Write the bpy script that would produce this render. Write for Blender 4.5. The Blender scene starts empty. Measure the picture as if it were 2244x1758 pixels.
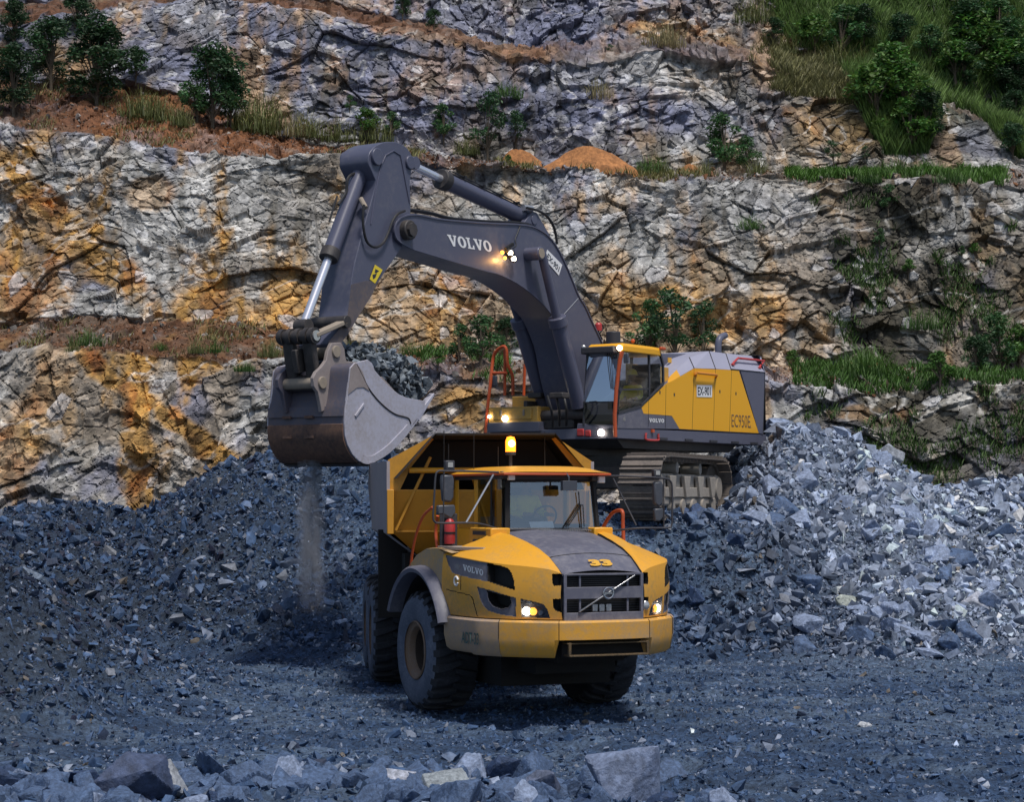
import bpy, bmesh, math, random
import numpy as np
from mathutils import Vector, Matrix
random.seed(7); rng = np.random.default_rng(11)
R = math.radians
scene = bpy.context.scene
COL = scene.collection

# ---------------------------------------------------------------- camera, sky, sun, exposure
FPX = 4370.0; CAMH = 3.26; PITCH = math.atan(216 / FPX)
cam_data = bpy.data.cameras.new("camera")
cam_data.sensor_width = 36.0; cam_data.lens = FPX / 2244 * 36.0
cam_data.clip_start = 0.1; cam_data.clip_end = 1000
cam = bpy.data.objects.new("camera", cam_data); COL.objects.link(cam)
cam.location = (0, 0, CAMH); cam.rotation_euler = (R(90) + PITCH, 0, 0)
scene.camera = cam

SUN_EL = R(66); SUN_AZ = R(150)          # clockwise from +Y: high, behind the camera on its right
world = bpy.data.worlds.new("World"); scene.world = world; world.use_nodes = True
wn = world.node_tree; wn.nodes.clear()
sky = wn.nodes.new("ShaderNodeTexSky"); sky.sky_type = 'NISHITA'; sky.sun_disc = False
sky.sun_elevation = SUN_EL; sky.sun_rotation = SUN_AZ
sky.air_density = 1.0; sky.dust_density = 1.6; sky.ozone_density = 1.0
bg = wn.nodes.new("ShaderNodeBackground"); bg.inputs[1].default_value = 0.092
wo = wn.nodes.new("ShaderNodeOutputWorld")
wn.links.new(sky.outputs[0], bg.inputs[0]); wn.links.new(bg.outputs[0], wo.inputs[0])
sd = bpy.data.lights.new("sun", 'SUN'); sd.energy = 3.0; sd.angle = R(10); sd.color = (1.0, 0.955, 0.90)
sun = bpy.data.objects.new("sun", sd); COL.objects.link(sun)
_d = Vector((math.sin(SUN_AZ) * math.cos(SUN_EL), math.cos(SUN_AZ) * math.cos(SUN_EL), math.sin(SUN_EL)))
sun.rotation_euler = _d.to_track_quat('Z', 'Y').to_euler()
sun.location = (0, 0, 60)
scene.view_settings.view_transform = 'Standard'; scene.view_settings.look = 'None'
scene.view_settings.exposure = 0.08; scene.view_settings.gamma = 1.0
try:
    scene.cycles.max_bounces = 6; scene.cycles.diffuse_bounces = 3; scene.cycles.glossy_bounces = 3
    scene.cycles.transparent_max_bounces = 12; scene.cycles.volume_bounces = 0
except Exception: pass

# ---------------------------------------------------------------- frames: where a seen point lies on a real plane
def ray(px, py):
    u = (px - 1122) / FPX; v = -(py - 879) / FPX
    return Vector((u, math.cos(PITCH) - v * math.sin(PITCH), math.sin(PITCH) + v * math.cos(PITCH)))
class Frame:
    def __init__(s, O, rz):
        s.O = Vector(O); s.rz = rz; s.M = Matrix.Translation(s.O) @ Matrix.Rotation(rz, 4, 'Z'); s.I = s.M.inverted()
    def hit(s, px, py, ax, val):
        c = s.I @ Vector((0, 0, CAMH)); d = s.I.to_3x3() @ ray(px, py)
        t = (val - c[ax]) / d[ax]; return c + d * t
    def proj(s, p):
        q = s.M @ Vector(p) - Vector((0, 0, CAMH))
        yy = q.y * math.cos(PITCH) + q.z * math.sin(PITCH); vv = -q.y * math.sin(PITCH) + q.z * math.cos(PITCH)
        return 1122 + FPX * q.x / yy, 879 - FPX * vv / yy
Z1 = lambda x, y: (780 + x * .3746, 940 + y * .3747)
Z2 = lambda x, y: (570 + x * .3303, 290 + y * .3303)
Z3 = lambda x, y: (570 + x * .2108, 680 + y * .2108)
Z4 = lambda x, y: (1050 + x * .2982, 700 + y * .2982)
Z5 = lambda x, y: (780 + x * .2108, 940 + y * .2108)
Z6 = lambda x, y: (1100 + x * .2342, 1180 + y * .2342)
Z7 = lambda x, y: (1050 + x * .2108, 420 + y * .2108)
Z8 = lambda x, y: (1380 + x * .1468, 760 + y * .1468)

# ---------------------------------------------------------------- materials
def _mat(name):
    m = bpy.data.materials.new(name); m.use_nodes = True
    nt = m.node_tree; b = nt.nodes["Principled BSDF"]; return m, nt, b
def paint(name, col, rough=.45, metal=0.0, dirt=(.25, .22, .2), amt=.35, scale=1.2, bump=.02, spec=.5, zfade=None, coat=0):
    m, nt, b = _mat(name); N = nt.nodes; L = nt.links
    tc = N.new("ShaderNodeTexCoord")
    n1 = N.new("ShaderNodeTexNoise"); n1.inputs["Scale"].default_value = scale; n1.inputs["Detail"].default_value = 8; n1.inputs["Roughness"].default_value = .65
    n2 = N.new("ShaderNodeTexNoise"); n2.inputs["Scale"].default_value = scale * 9; n2.inputs["Detail"].default_value = 6; n2.inputs["Roughness"].default_value = .7
    L.new(tc.outputs["Object"], n1.inputs["Vector"]); L.new(tc.outputs["Object"], n2.inputs["Vector"])
    ad = N.new("ShaderNodeMath"); ad.operation = 'ADD'; L.new(n1.outputs[0], ad.inputs[0]); L.new(n2.outputs[0], ad.inputs[1])
    mr = N.new("ShaderNodeMapRange"); mr.inputs[1].default_value = 1.25 - amt * .7; mr.inputs[2].default_value = 1.45 - amt * .3
    mr.inputs[3].default_value = amt * .25; mr.inputs[4].default_value = min(1, amt * 1.6)
    L.new(ad.outputs[0], mr.inputs[0]); fac = mr.outputs[0]
    if zfade:                              # road dirt gathers on the low panels
        sp = N.new("ShaderNodeSeparateXYZ"); L.new(tc.outputs["Object"], sp.inputs[0])
        zr = N.new("ShaderNodeMapRange"); zr.inputs[1].default_value = zfade[0]; zr.inputs[2].default_value = zfade[1]
        zr.inputs[3].default_value = zfade[2]; zr.inputs[4].default_value = 0; L.new(sp.outputs[2], zr.inputs[0])
        a2 = N.new("ShaderNodeMath"); a2.operation = 'ADD'; a2.use_clamp = True
        m2 = N.new("ShaderNodeMath"); m2.operation = 'MULTIPLY'; L.new(zr.outputs[0], m2.inputs[0]); L.new(ad.outputs[0], m2.inputs[1])
        L.new(fac, a2.inputs[0]); L.new(m2.outputs[0], a2.inputs[1]); fac = a2.outputs[0]
    mx = N.new("ShaderNodeMixRGB"); mx.inputs[1].default_value = (*col, 1); mx.inputs[2].default_value = (*dirt, 1)
    L.new(fac, mx.inputs[0]); L.new(mx.outputs[0], b.inputs["Base Color"])
    rr = N.new("ShaderNodeMapRange"); rr.inputs[3].default_value = rough; rr.inputs[4].default_value = min(1, rough + .35)
    L.new(fac, rr.inputs[0]); L.new(rr.outputs[0], b.inputs["Roughness"])
    b.inputs["Metallic"].default_value = metal
    b.inputs["Specular IOR Level"].default_value = spec
    if coat: b.inputs["Coat Weight"].default_value = coat
    if bump:
        bp = N.new("ShaderNodeBump"); bp.inputs["Strength"].default_value = .35; bp.inputs["Distance"].default_value = bump
        L.new(n2.outputs[0], bp.inputs["Height"]); L.new(bp.outputs[0], b.inputs["Normal"])
    return m
def glow(name, col, strength, base=(.8, .8, .8)):
    m, nt, b = _mat(name); b.inputs["Base Color"].default_value = (*base, 1)
    b.inputs["Emission Color"].default_value = (*col, 1); b.inputs["Emission Strength"].default_value = strength; return m
def glass(name, tint=(.5, .6, .65), refl=.35, rough=.03):
    m, nt, b = _mat(name); N = nt.nodes; L = nt.links; N.remove(b)
    tr = N.new("ShaderNodeBsdfTransparent"); tr.inputs[0].default_value = (*tint, 1)
    gl = N.new("ShaderNodeBsdfGlossy"); gl.inputs["Roughness"].default_value = rough; gl.inputs["Color"].default_value = (.9, .95, 1, 1)
    fr = N.new("ShaderNodeFresnel"); fr.inputs[0].default_value = 1.5
    mr = N.new("ShaderNodeMapRange"); mr.inputs[1].default_value = 0; mr.inputs[2].default_value = 1; mr.inputs[3].default_value = refl; mr.inputs[4].default_value = 1
    L.new(fr.outputs[0], mr.inputs[0]); mx = N.new("ShaderNodeMixShader"); L.new(mr.outputs[0], mx.inputs[0])
    L.new(tr.outputs[0], mx.inputs[1]); L.new(gl.outputs[0], mx.inputs[2])
    L.new(mx.outputs[0], N["Material Output"].inputs[0]); return m

# ---------------------------------------------------------------- mesh builder
class MB:
    def __init__(s): s.v = []; s.f = []
    def add(s, vs, fs):
        o = len(s.v); s.v += [tuple(p) for p in vs]; s.f += [tuple(i + o for i in f) for f in fs]; return s
    def box(s, c, d, rot=None):
        hx, hy, hz = d[0] / 2, d[1] / 2, d[2] / 2
        vs = [Vector((x, y, z)) for x in (-hx, hx) for y in (-hy, hy) for z in (-hz, hz)]
        if rot is not None: vs = [rot @ p for p in vs]
        vs = [p + Vector(c) for p in vs]
        return s.add(vs, [(0, 1, 3, 2), (4, 6, 7, 5), (0, 4, 5, 1), (2, 3, 7, 6), (0, 2, 6, 4), (1, 5, 7, 3)])
    def beam(s, p0, p1, w, h, up=(0, 0, 1)):
        p0 = Vector(p0); p1 = Vector(p1); d = (p1 - p0).normalized(); a = d.cross(Vector(up))
        if a.length < 1e-4: a = d.cross(Vector((1, 0, 0)))
        a.normalize(); b = a.cross(d)
        vs = [q + a * sx * w / 2 + b * sz * h / 2 for q in (p0, p1) for sx, sz in ((-1, -1), (1, -1), (1, 1), (-1, 1))]
        return s.add(vs, [(3, 2, 1, 0), (4, 5, 6, 7), (0, 1, 5, 4), (1, 2, 6, 5), (2, 3, 7, 6), (3, 0, 4, 7)])
    def tube(s, path, r, n=8, closed=False):
        P = [Vector(p) for p in path]; m = len(P); vs = []; fs = []
        ref = None
        for i, p in enumerate(P):
            if closed: t = P[(i + 1) % m] - P[i - 1]
            else: t = P[min(i + 1, m - 1)] - P[max(i - 1, 0)]
            t.normalize()
            if ref is None:
                ref = t.cross(Vector((0, 0, 1)));
                if ref.length < .01: ref = t.cross(Vector((1, 0, 0)))
            ref = (ref - t * ref.dot(t)).normalized(); b = t.cross(ref)
            rr = r[i] if isinstance(r, (list, tuple)) else r
            for k in range(n):
                a = 2 * math.pi * k / n; vs.append(p + ref * math.cos(a) * rr + b * math.sin(a) * rr)
        for i in range(m if closed else m - 1):
            j = (i + 1) % m
            for k in range(n): fs.append((i * n + k, i * n + (k + 1) % n, j * n + (k + 1) % n, j * n + k))
        if not closed: fs.append(tuple(range(n - 1, -1, -1))); fs.append(tuple((m - 1) * n + k for k in range(n)))
        return s.add(vs, fs)
    def cyl(s, p0, p1, r, n=20, r1=None):
        return s.tube([p0, p1], [r, r if r1 is None else r1], n)
    def lathe(s, prof, base, axis, n=32, cap=True):     # prof: (radius, height along axis)
        base = Vector(base); ax = Vector(axis).normalized(); a = ax.cross(Vector((0, 0, 1)))
        if a.length < .01: a = Vector((1, 0, 0))
        a.normalize(); b = ax.cross(a); vs = []; fs = []
        for r, h in prof:
            for k in range(n):
                t = 2 * math.pi * k / n; vs.append(base + ax * h + (a * math.cos(t) + b * math.sin(t)) * r)
        for i in range(len(prof) - 1):
            for k in range(n): fs.append((i * n + k, i * n + (k + 1) % n, (i + 1) * n + (k + 1) % n, (i + 1) * n + k))
        if cap: fs.append(tuple(range(n - 1, -1, -1))); fs.append(tuple((len(prof) - 1) * n + k for k in range(n)))
        return s.add(vs, fs)
    def prism(s, poly, depth, ax=1):
        """poly: 3D points on one plane; extruded along axis ax by depth"""
        P = [Vector(p) for p in poly]; d = Vector((0, 0, 0)); d[ax] = depth; n = len(P)
        vs = P + [p + d for p in P]
        fs = [tuple(range(n)), tuple(range(2 * n - 1, n - 1, -1))] + [(i, n + i, n + (i + 1) % n, (i + 1) % n) for i in range(n)]
        return s.add(vs, fs)
    def ext(s, poly, vec):
        P = [Vector(p) for p in poly]; d = Vector(vec); n = len(P)
        vs = P + [p + d for p in P]
        return s.add(vs, [tuple(range(n)), tuple(range(2 * n - 1, n - 1, -1))] + [(i, n + i, n + (i + 1) % n, (i + 1) % n) for i in range(n)])
    def sphere(s, c, r, n=12, sc=(1, 1, 1)):
        vs = []; fs = []; m = n // 2
        for i in range(m + 1):
            th = math.pi * i / m
            for k in range(n):
                a = 2 * math.pi * k / n
                vs.append((c[0] + r * sc[0] * math.sin(th) * math.cos(a), c[1] + r * sc[1] * math.sin(th) * math.sin(a), c[2] + r * sc[2] * math.cos(th)))
        for i in range(m):
            for k in range(n): fs.append((i * n + k, (i + 1) * n + k, (i + 1) * n + (k + 1) % n, i * n + (k + 1) % n))
        return s.add(vs, fs)
    def grid(s, rows):
        m = len(rows); n = len(rows[0]); vs = [p for r in rows for p in r]
        fs = [(i * n + j, i * n + j + 1, (i + 1) * n + j + 1, (i + 1) * n + j) for i in range(m - 1) for j in range(n - 1)]
        return s.add(vs, fs)
    def build(s, name, mat, parent=None, bevel=0, smooth=30, frame=None, label=None, fixn=True, seg=2):
        me = bpy.data.meshes.new(name); me.from_pydata(s.v, [], s.f); me.update()
        if fixn:
            bm = bmesh.new(); bm.from_mesh(me); bmesh.ops.remove_doubles(bm, verts=bm.verts, dist=1e-5)
            bmesh.ops.recalc_face_normals(bm, faces=bm.faces); bm.to_mesh(me); bm.free()
        if smooth:
            me.polygons.foreach_set("use_smooth", [True] * len(me.polygons))
            me.set_sharp_from_angle(angle=R(smooth))
        me.materials.append(mat)
        o = bpy.data.objects.new(name, me); COL.objects.link(o)
        if parent is not None: o.parent = parent
        if frame is not None: o.location = frame[0]; o.rotation_euler = (0, 0, frame[1])
        if bevel:
            b = o.modifiers.new("bevel", 'BEVEL'); b.width = bevel; b.segments = seg; b.limit_method = 'ANGLE'; b.angle_limit = R(40)
        if label: o["label"] = label
        return o
def empty(name, frame):
    o = bpy.data.objects.new(name, None); COL.objects.link(o); o.location = frame.O; o.rotation_euler = (0, 0, frame.rz); o.empty_display_size = .3; return o
def tag(o, label, cat=None, group=None, kind=None):
    if label: o["label"] = label
    if cat: o["category"] = cat
    if group: o["group"] = group
    if kind: o["kind"] = kind
    return o
def np_mesh(name, V, F, mat, col=None, smooth=False, link=True):
    """V (n,3), F (m,k) numpy arrays"""
    me = bpy.data.meshes.new(name); k = F.shape[1]
    me.vertices.add(len(V)); me.vertices.foreach_set("co", np.ascontiguousarray(V, dtype=np.float32).ravel())
    me.loops.add(F.size); me.loops.foreach_set("vertex_index", np.ascontiguousarray(F, dtype=np.int32).ravel())
    me.polygons.add(len(F)); me.polygons.foreach_set("loop_start", np.arange(0, F.size, k, dtype=np.int32))
    me.polygons.foreach_set("loop_total", np.full(len(F), k, dtype=np.int32))
    me.polygons.foreach_set("use_smooth", np.full(len(F), bool(smooth)))
    if col is not None:
        a = me.color_attributes.new("Col", 'FLOAT_COLOR', 'POINT')
        c = np.ones((len(V), 4), dtype=np.float32); c[:, :3] = col; a.data.foreach_set("color", c.ravel())
    me.update(calc_edges=True); me.materials.append(mat)
    if not link: return me
    o = bpy.data.objects.new(name, me); COL.objects.link(o); return o
# lettering --------------------------------------------------------
_V = [(0, 1), (.44, 1), (.44, .88), (.35, .88), (.53, .36), (.7, .88), (.6, .88), (.6, 1), (.98, 1), (.98, .88), (.9, .88), (.6, 0), (.38, 0), (.08, .88), (0, .88)]
_L = [(0, 1), (.46, 1), (.46, .88), (.34, .88), (.34, .13), (.58, .13), (.63, .36), (.76, .36), (.76, 0), (0, 0), (0, .12), (.1, .12), (.1, .88), (0, .88)]
def slab_word(mb, o, r, u, h, w, n):
    """five slab-serif letters V O L V O"""
    o = Vector(o); r = Vector(r).normalized(); u = Vector(u).normalized(); n = Vector(n).normalized()
    adv = [.98, .95, .78, .98, .95]; gap = .05; tot = sum(adv) + 4 * gap; k = w / tot; x = 0
    for ch, a in zip("VOLVO", adv):
        f = lambda p: o + r * (x + p[0]) * k + u * p[1] * h
        if ch == 'O':
            m = 28; out = [f((.46 + .46 * math.cos(t), .5 + .52 * math.sin(t))) for t in [2 * math.pi * i / m for i in range(m)]]
            inn = [f((.46 + .18 * math.cos(t), .5 + .36 * math.sin(t))) for t in [2 * math.pi * i / m for i in range(m)]]
            mb.add(out + inn, [(i, (i + 1) % m, m + (i + 1) % m, m + i) for i in range(m)])
        else:
            P = [f(p) for p in (_V if ch == 'V' else _L)]; mb.add(P, [tuple(range(len(P)))])
        x += a + gap
    return mb
def text(name, body, o, r, u, h, w, mat, parent, bold=.02, frame=None, shear=0):
    """built-in font, fitted to a w x h box whose lower left corner is o"""
    cu = bpy.data.curves.new(name, 'FONT'); cu.body = body; cu.size = 1; cu.offset = bold; cu.fill_mode = 'BOTH'; cu.resolution_u = 4
    tmp = bpy.data.objects.new(name + "_tmp", cu); COL.objects.link(tmp)
    dg = bpy.context.evaluated_depsgraph_get(); me = bpy.data.meshes.new_from_object(tmp.evaluated_get(dg))
    bpy.data.objects.remove(tmp); n = len(me.vertices); co = np.empty(n * 3); me.vertices.foreach_get("co", co); co = co.reshape(-1, 3)
    mn = co.min(0); mx = co.max(0); s = (co - mn) / np.maximum(mx - mn, 1e-6)
    s[:, 0] = s[:, 0] + shear * s[:, 1]
    o = np.array(o, dtype=float); r = np.array(Vector(r).normalized()); u = np.array(Vector(u).normalized())
    out = o + s[:, :1] * w * r + s[:, 1:2] * h * u
    me.vertices.foreach_set("co", out.astype(np.float32).ravel()); me.update(); me.materials.clear(); me.materials.append(mat)
    ob = bpy.data.objects.new(name, me); COL.objects.link(ob); ob.parent = parent
    if frame is not None: ob.location = frame[0]; ob.rotation_euler = (0, 0, frame[1])
    return ob
# ================================================================ numpy noise
def h2(i, j, s):
    v = np.sin(i * 127.1 + j * 311.7 + s * 74.7) * 43758.5453; return v - np.floor(v)
def vnoise(u, v, s):
    i = np.floor(u); j = np.floor(v); a = u - i; b = v - j; a = a * a * (3 - 2 * a); b = b * b * (3 - 2 * b)
    return (h2(i, j, s) * (1 - a) + h2(i + 1, j, s) * a) * (1 - b) + (h2(i, j + 1, s) * (1 - a) + h2(i + 1, j + 1, s) * a) * b
def fbm(u, v, s, o=5, g=.5):
    t = 0; a = 1; n = 0
    for k in range(o): t = t + a * vnoise(u * 2 ** k + k * 13.7, v * 2 ** k - k * 7.3, s + k); n += a; a *= g
    return t / n
def worley(u, v, s):
    i = np.floor(u); j = np.floor(v); best = np.full(u.shape, 9.); sec = best.copy(); ci = i.copy(); cj = j.copy(); cx = u.copy(); cy = v.copy()
    for di in (-1, 0, 1):
        for dj in (-1, 0, 1):
            a = i + di; b = j + dj; x = a + h2(a, b, s); y = b + h2(a, b, s + 5); d = (x - u) ** 2 + (y - v) ** 2
            m = d < best; sec = np.where(m, best, np.minimum(sec, d)); best = np.where(m, d, best)
            ci = np.where(m, a, ci); cj = np.where(m, b, cj); cx = np.where(m, x, cx); cy = np.where(m, y, cy)
    return ci, cj, u - cx, v - cy, np.sqrt(sec) - np.sqrt(best)
def blocks(u, v, s, tilt=.9):
    """fractured rock: every cell its own offset and its own tilted face"""
    ci, cj, du, dv, e = worley(u, v, s)
    return (h2(ci, cj, s + 1) - .5) + tilt * ((h2(ci, cj, s + 2) - .5) * du + (h2(ci, cj, s + 3) - .5) * dv) * 2, h2(ci, cj, s + 4), e
def sstep(a, b, x): t = np.clip((x - a) / (b - a), 0, 1); return t * t * (3 - 2 * t)
def interp(x, pts): return np.interp(x, [p[0] for p in pts], [p[1] for p in pts])

def rock_mat(name, bump=.05, sc=5., spot=.25, rough=.85):
    m, nt, b = _mat(name); N = nt.nodes; L = nt.links
    at = N.new("ShaderNodeVertexColor"); at.layer_name = "Col"; tc = N.new("ShaderNodeTexCoord")
    n1 = N.new("ShaderNodeTexNoise"); n1.inputs["Scale"].default_value = sc; n1.inputs["Detail"].default_value = 9; n1.inputs["Roughness"].default_value = .72
    n2 = N.new("ShaderNodeTexNoise"); n2.inputs["Scale"].default_value = sc * .35; n2.inputs["Detail"].default_value = 5; n2.inputs["Distortion"].default_value = 1.5
    for n in (n1, n2): L.new(tc.outputs["Object"], n.inputs["Vector"])
    r1 = N.new("ShaderNodeMapRange"); r1.inputs[1].default_value = .32; r1.inputs[2].default_value = .7; r1.inputs[3].default_value = 1 - spot * 1.6; r1.inputs[4].default_value = 1 + spot * 2.0
    L.new(n1.outputs[0], r1.inputs[0])
    r2 = N.new("ShaderNodeMapRange"); r2.inputs[1].default_value = .35; r2.inputs[2].default_value = .65; r2.inputs[3].default_value = .8; r2.inputs[4].default_value = 1.2
    L.new(n2.outputs[0], r2.inputs[0])
    mu = N.new("ShaderNodeMath"); mu.operation = 'MULTIPLY'; L.new(r1.outputs[0], mu.inputs[0]); L.new(r2.outputs[0], mu.inputs[1])
    vm = N.new("ShaderNodeVectorMath"); vm.operation = 'SCALE'; L.new(at.outputs[0], vm.inputs[0]); L.new(mu.outputs[0], vm.inputs["Scale"])
    L.new(vm.outputs[0], b.inputs["Base Color"]); b.inputs["Roughness"].default_value = rough; b.inputs["Specular IOR Level"].default_value = .4
    bp = N.new("ShaderNodeBump"); bp.inputs["Strength"].default_value = .9; bp.inputs["Distance"].default_value = bump
    L.new(n1.outputs[0], bp.inputs["Height"]); L.new(bp.outputs[0], b.inputs["Normal"]); return m
M_cliff = rock_mat("cliff_rock", .12, 3.4, .36)
M_ground = rock_mat("quarry_floor", .10, 11., .5)
M_rub = rock_mat("broken_stone", .025, 6., .3, .62)
M_soil = rock_mat("orange_soil", .04, 6., .25)

# ================================================================ cliff: four benched walls of one quarry face
def zat(py, Y): return CAMH + (1095 - py) * Y / FPX
Yk = [57.5, 61.5, 66.5, 69.8, 75.5, 79.0, 83.0, 89.0]
nc = 1180
pxs = np.concatenate([np.linspace(-2600, -430, 50), np.linspace(-420, 2660, nc + 60), np.linspace(2675, 4800, 50)])
XX = (pxs - 1122) / FPX * 68.0                       # columns of constant X
def colpx(Y): return 1122 + XX * FPX / Y
B1 = [(-3000, 800), (0, 786), (200, 786), (420, 782), (620, 788), (900, 800), (1000, 812), (1300, 822), (1700, 832), (1900, 842), (2244, 846), (5000, 850)]
B2 = [(-3000, 200), (0, 262), (150, 280), (300, 304), (450, 318), (600, 326), (900, 338), (1050, 352), (1200, 376), (1400, 390), (2244, 392), (5000, 380)]
B3 = [(-3000, 40), (0, 30), (400, -10), (700, 20), (900, 70), (1100, 118), (1300, 124), (1450, 104), (1650, 120), (1800, 165), (2000, 200), (2244, 300), (5000, 500)]
z1 = zat(interp(colpx(61.5), B1), 61.5); z2 = zat(interp(colpx(69.8), B2), 69.8); z3 = zat(interp(colpx(79.), B3), 79.)
lf = sstep(-4, -12, XX)                              # debris apron on the left of the ledges
K = [(Yk[0] + 0 * XX, -1.2 + 0 * XX), (Yk[1] + 0 * XX, z1), (Yk[2] + 0 * XX, z1 + .85 + .75 * lf), (Yk[3] + 0 * XX, z2),
     (Yk[4] + 0 * XX, z2 + 1.0 + 1.6 * sstep(-6, -13, XX)), (Yk[5] + 0 * XX, z3), (Yk[6] + 0 * XX, z3 + 1.6), (Yk[7] + 0 * XX, np.maximum(z3 + 8, 31))]
rows = [230, 42, 250, 60, 160, 40, 150]
Ys = []; Zs = []; Wl = []; Sg = []
for k, n in enumerate(rows):
    t = np.linspace(0, 1, n, endpoint=(k == len(rows) - 1))[:, None]
    Ys.append(K[k][0] * (1 - t) + K[k + 1][0] * t); Zs.append(K[k][1] * (1 - t) + K[k + 1][1] * t)
    Wl.append(np.repeat(np.full((n, 1), 1. if k % 2 == 0 else .0) , len(XX), 1)); Sg.append(np.repeat(t + k, len(XX), 1))
Y0 = np.vstack(Ys); Z0 = np.vstack(Zs); W0 = np.vstack(Wl); SG = np.vstack(Sg); X0 = np.repeat(XX[None, :], Y0.shape[0], 0)
for _ in range(6): W0[1:-1] = (W0[:-2] + W0[1:-1] * 2 + W0[2:]) / 4
tt = X0 * .80 + Z0 * .45; ss = -X0 * .35 + Z0 * .95           # joints dip to the right
wx = (fbm(X0 * .25, Z0 * .25, 3, 2) - .5) * 1.6; wz = (fbm(X0 * .25 + 9, Z0 * .25, 5, 2) - .5) * 1.6
b0, r0, e0 = blocks((tt + wx) / 3.4, (ss + wz) / 2.2, 21)
b1, r1_, e1 = blocks((tt + wx) / 1.15, (ss + wz) / .8, 22, 1.5)
b2, r2_, e2 = blocks((X0 + wx) / .46, (Z0 + wz) / .36, 23, 1.5)
b3, r3_, e3 = blocks((tt + wx) / .2, (ss + wz) / .17, 24)
low = fbm(X0 * .13, Z0 * .16, 31, 4) - .5
mid = fbm(X0 * .7, Z0 * .7, 33, 5) - .5
smoothz = sstep(.35, .65, fbm(X0 * .18 + 3, Z0 * .22, 35, 3))        # some faces are massive, some shattered
disp = 2.3 * low + .55 * mid + .36 * b0 + .17 * b1 * (1.35 - .7 * smoothz) + .105 * b2 * (1.3 - .7 * smoothz) + .055 * b3
chunk = .30 * b2 + .14 * b3 + .5 * mid
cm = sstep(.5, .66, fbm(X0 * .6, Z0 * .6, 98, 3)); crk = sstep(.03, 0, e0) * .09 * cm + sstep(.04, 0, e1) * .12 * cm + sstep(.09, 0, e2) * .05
Yd = Y0 - disp * W0 - (1 - W0) * .25 * chunk + crk * W0
Zd = Z0 + (1 - W0) * (.45 * chunk) + .08 * b1 * W0 + (fbm(X0 * .35, X0 * 0 + SG.round() * 3, 41, 4) - .5) * 1.1 * np.exp(-((SG % 1 - .5) ** 2 - .25) ** 2 * 40) * (1)
# rock colours: pale grey limestone, blue-grey, ochre and rust seepage, dark weathered brown
def C(*a): return np.array(a)[None, None, :]
pale = C(.37, .365, .35); bluegrey = C(.155, .165, .23); warmgrey = C(.30, .255, .205); ochre = C(.46, .255, .065); rust = C(.26, .095, .025); dark = C(.05, .045, .032); soil = C(.115, .05, .022)
def mixc(a, b, t): return a * (1 - t[..., None]) + b * t[..., None]
PX = 1122 + X0 * FPX / Y0; PY = 1095 - (Z0 - CAMH) * FPX / Y0          # design coordinates of each point of the wall (authoring only)
def blob(x, y, rx, ry, ang=0, n=.5, s=50):
    ca, sa = math.cos(R(ang)), math.sin(R(ang)); xx = X0 * 64; zz = -Z0 * 64
    du = (PX - x) * ca + (PY - y) * sa; dv = -(PX - x) * sa + (PY - y) * ca
    d = np.sqrt((du / rx) ** 2 + (dv / ry) ** 2) + (fbm(X0 * 1.3, Z0 * 1.3, s, 5, .6) - .5) * 2 * n
    return sstep(1.15, .7, d)
col = mixc(pale * np.ones(X0.shape + (1,)), warmgrey, sstep(.42, .62, fbm(X0 * .3, Z0 * .3, 60, 5)))
col = mixc(col, bluegrey, sstep(.5, .66, fbm(X0 * .5 + 40, Z0 * .45, 61, 5, .6)) * .75)
up = sstep(330, 250, PY) * sstep(1900, 1500, PX)
col = mixc(col, bluegrey * 1.0, up * (.55 + .45 * sstep(.38, .6, fbm(X0 * .4, Z0 * .5, 62, 5))))
col = mixc(col, pale, .8 * blob(1500, 150, 170, 45, 10) + 0); col = mixc(col, pale * 1.1, .7 * blob(1620, 450, 190, 60, 0)); col = mixc(col, pale * 1.05, .7 * blob(560, 470, 260, 110, 15)); col = mixc(col, pale, .6 * blob(870, 620, 90, 90))
o_n = sstep(.50, .64, .55 * fbm(X0 * .55 + 7, Z0 * .5 + 3, 63, 6, .6) + .45 * fbm(X0 * 1.3, Z0 * .3, 99, 5, .6))
col = mixc(col, ochre * .85, o_n * (.55 + .42 * sstep(1100, 400, PX)) * (1 - .35 * up))
for (x, y, rx, ry, an, k) in [(80, 420, 190, 30, 47, .95), (150, 520, 200, 60, 40, .7), (520, 700, 160, 50, 20, .6), (960, 640, 60, 40, 30, .6), (1330, 640, 60, 110, 0, .5), (1500, 730, 140, 60, 0, .5), (330, 420, 60, 40, 0, .5), (830, 440, 60, 26, 0, .5), (120, 880, 60, 120, 10, .5), (250, 600, 120, 45, 35, .8), (60, 620, 110, 90, 0, .7), (450, 600, 90, 30, 40, .5), (235, 830, 70, 28, 45, 1.), (300, 860, 60, 28, 60, 1.), (300, 980, 42, 130, 0, .95),
        (420, 950, 140, 26, 38, 1.), (480, 1010, 60, 40, 20, .7), (30, 1000, 60, 90, 0, .6), (985, 690, 70, 80, 20, .8), (1015, 880, 75, 60, 0, .95), (1440, 670, 60, 50, 0, .7), (1400, 780, 60, 50, 0, .5), (1640, 700, 120, 50, 0, .55), (1560, 620, 50, 90, 0, .45),
        (1900, 900, 120, 26, 0, .7), (1850, 250, 110, 70, 10, .6), (1000, 80, 250, 26, 10, .5), (1500, 60, 150, 30, 5, .6), (640, 700, 60, 60, 0, .6), (1150, 500, 60, 30, 0, .5), (850, 500, 40, 40, 0, .5), (1730, 110, 80, 100, 0, .5)]:
    b = blob(x, y, rx, ry, an, .55, 70 + int(x) % 9); col = mixc(col, ochre, b * k * .9)
    col = mixc(col, rust, b * sstep(.5, .68, fbm(X0 * 1.1, Z0 * .8, 64, 5)) * k)
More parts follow.
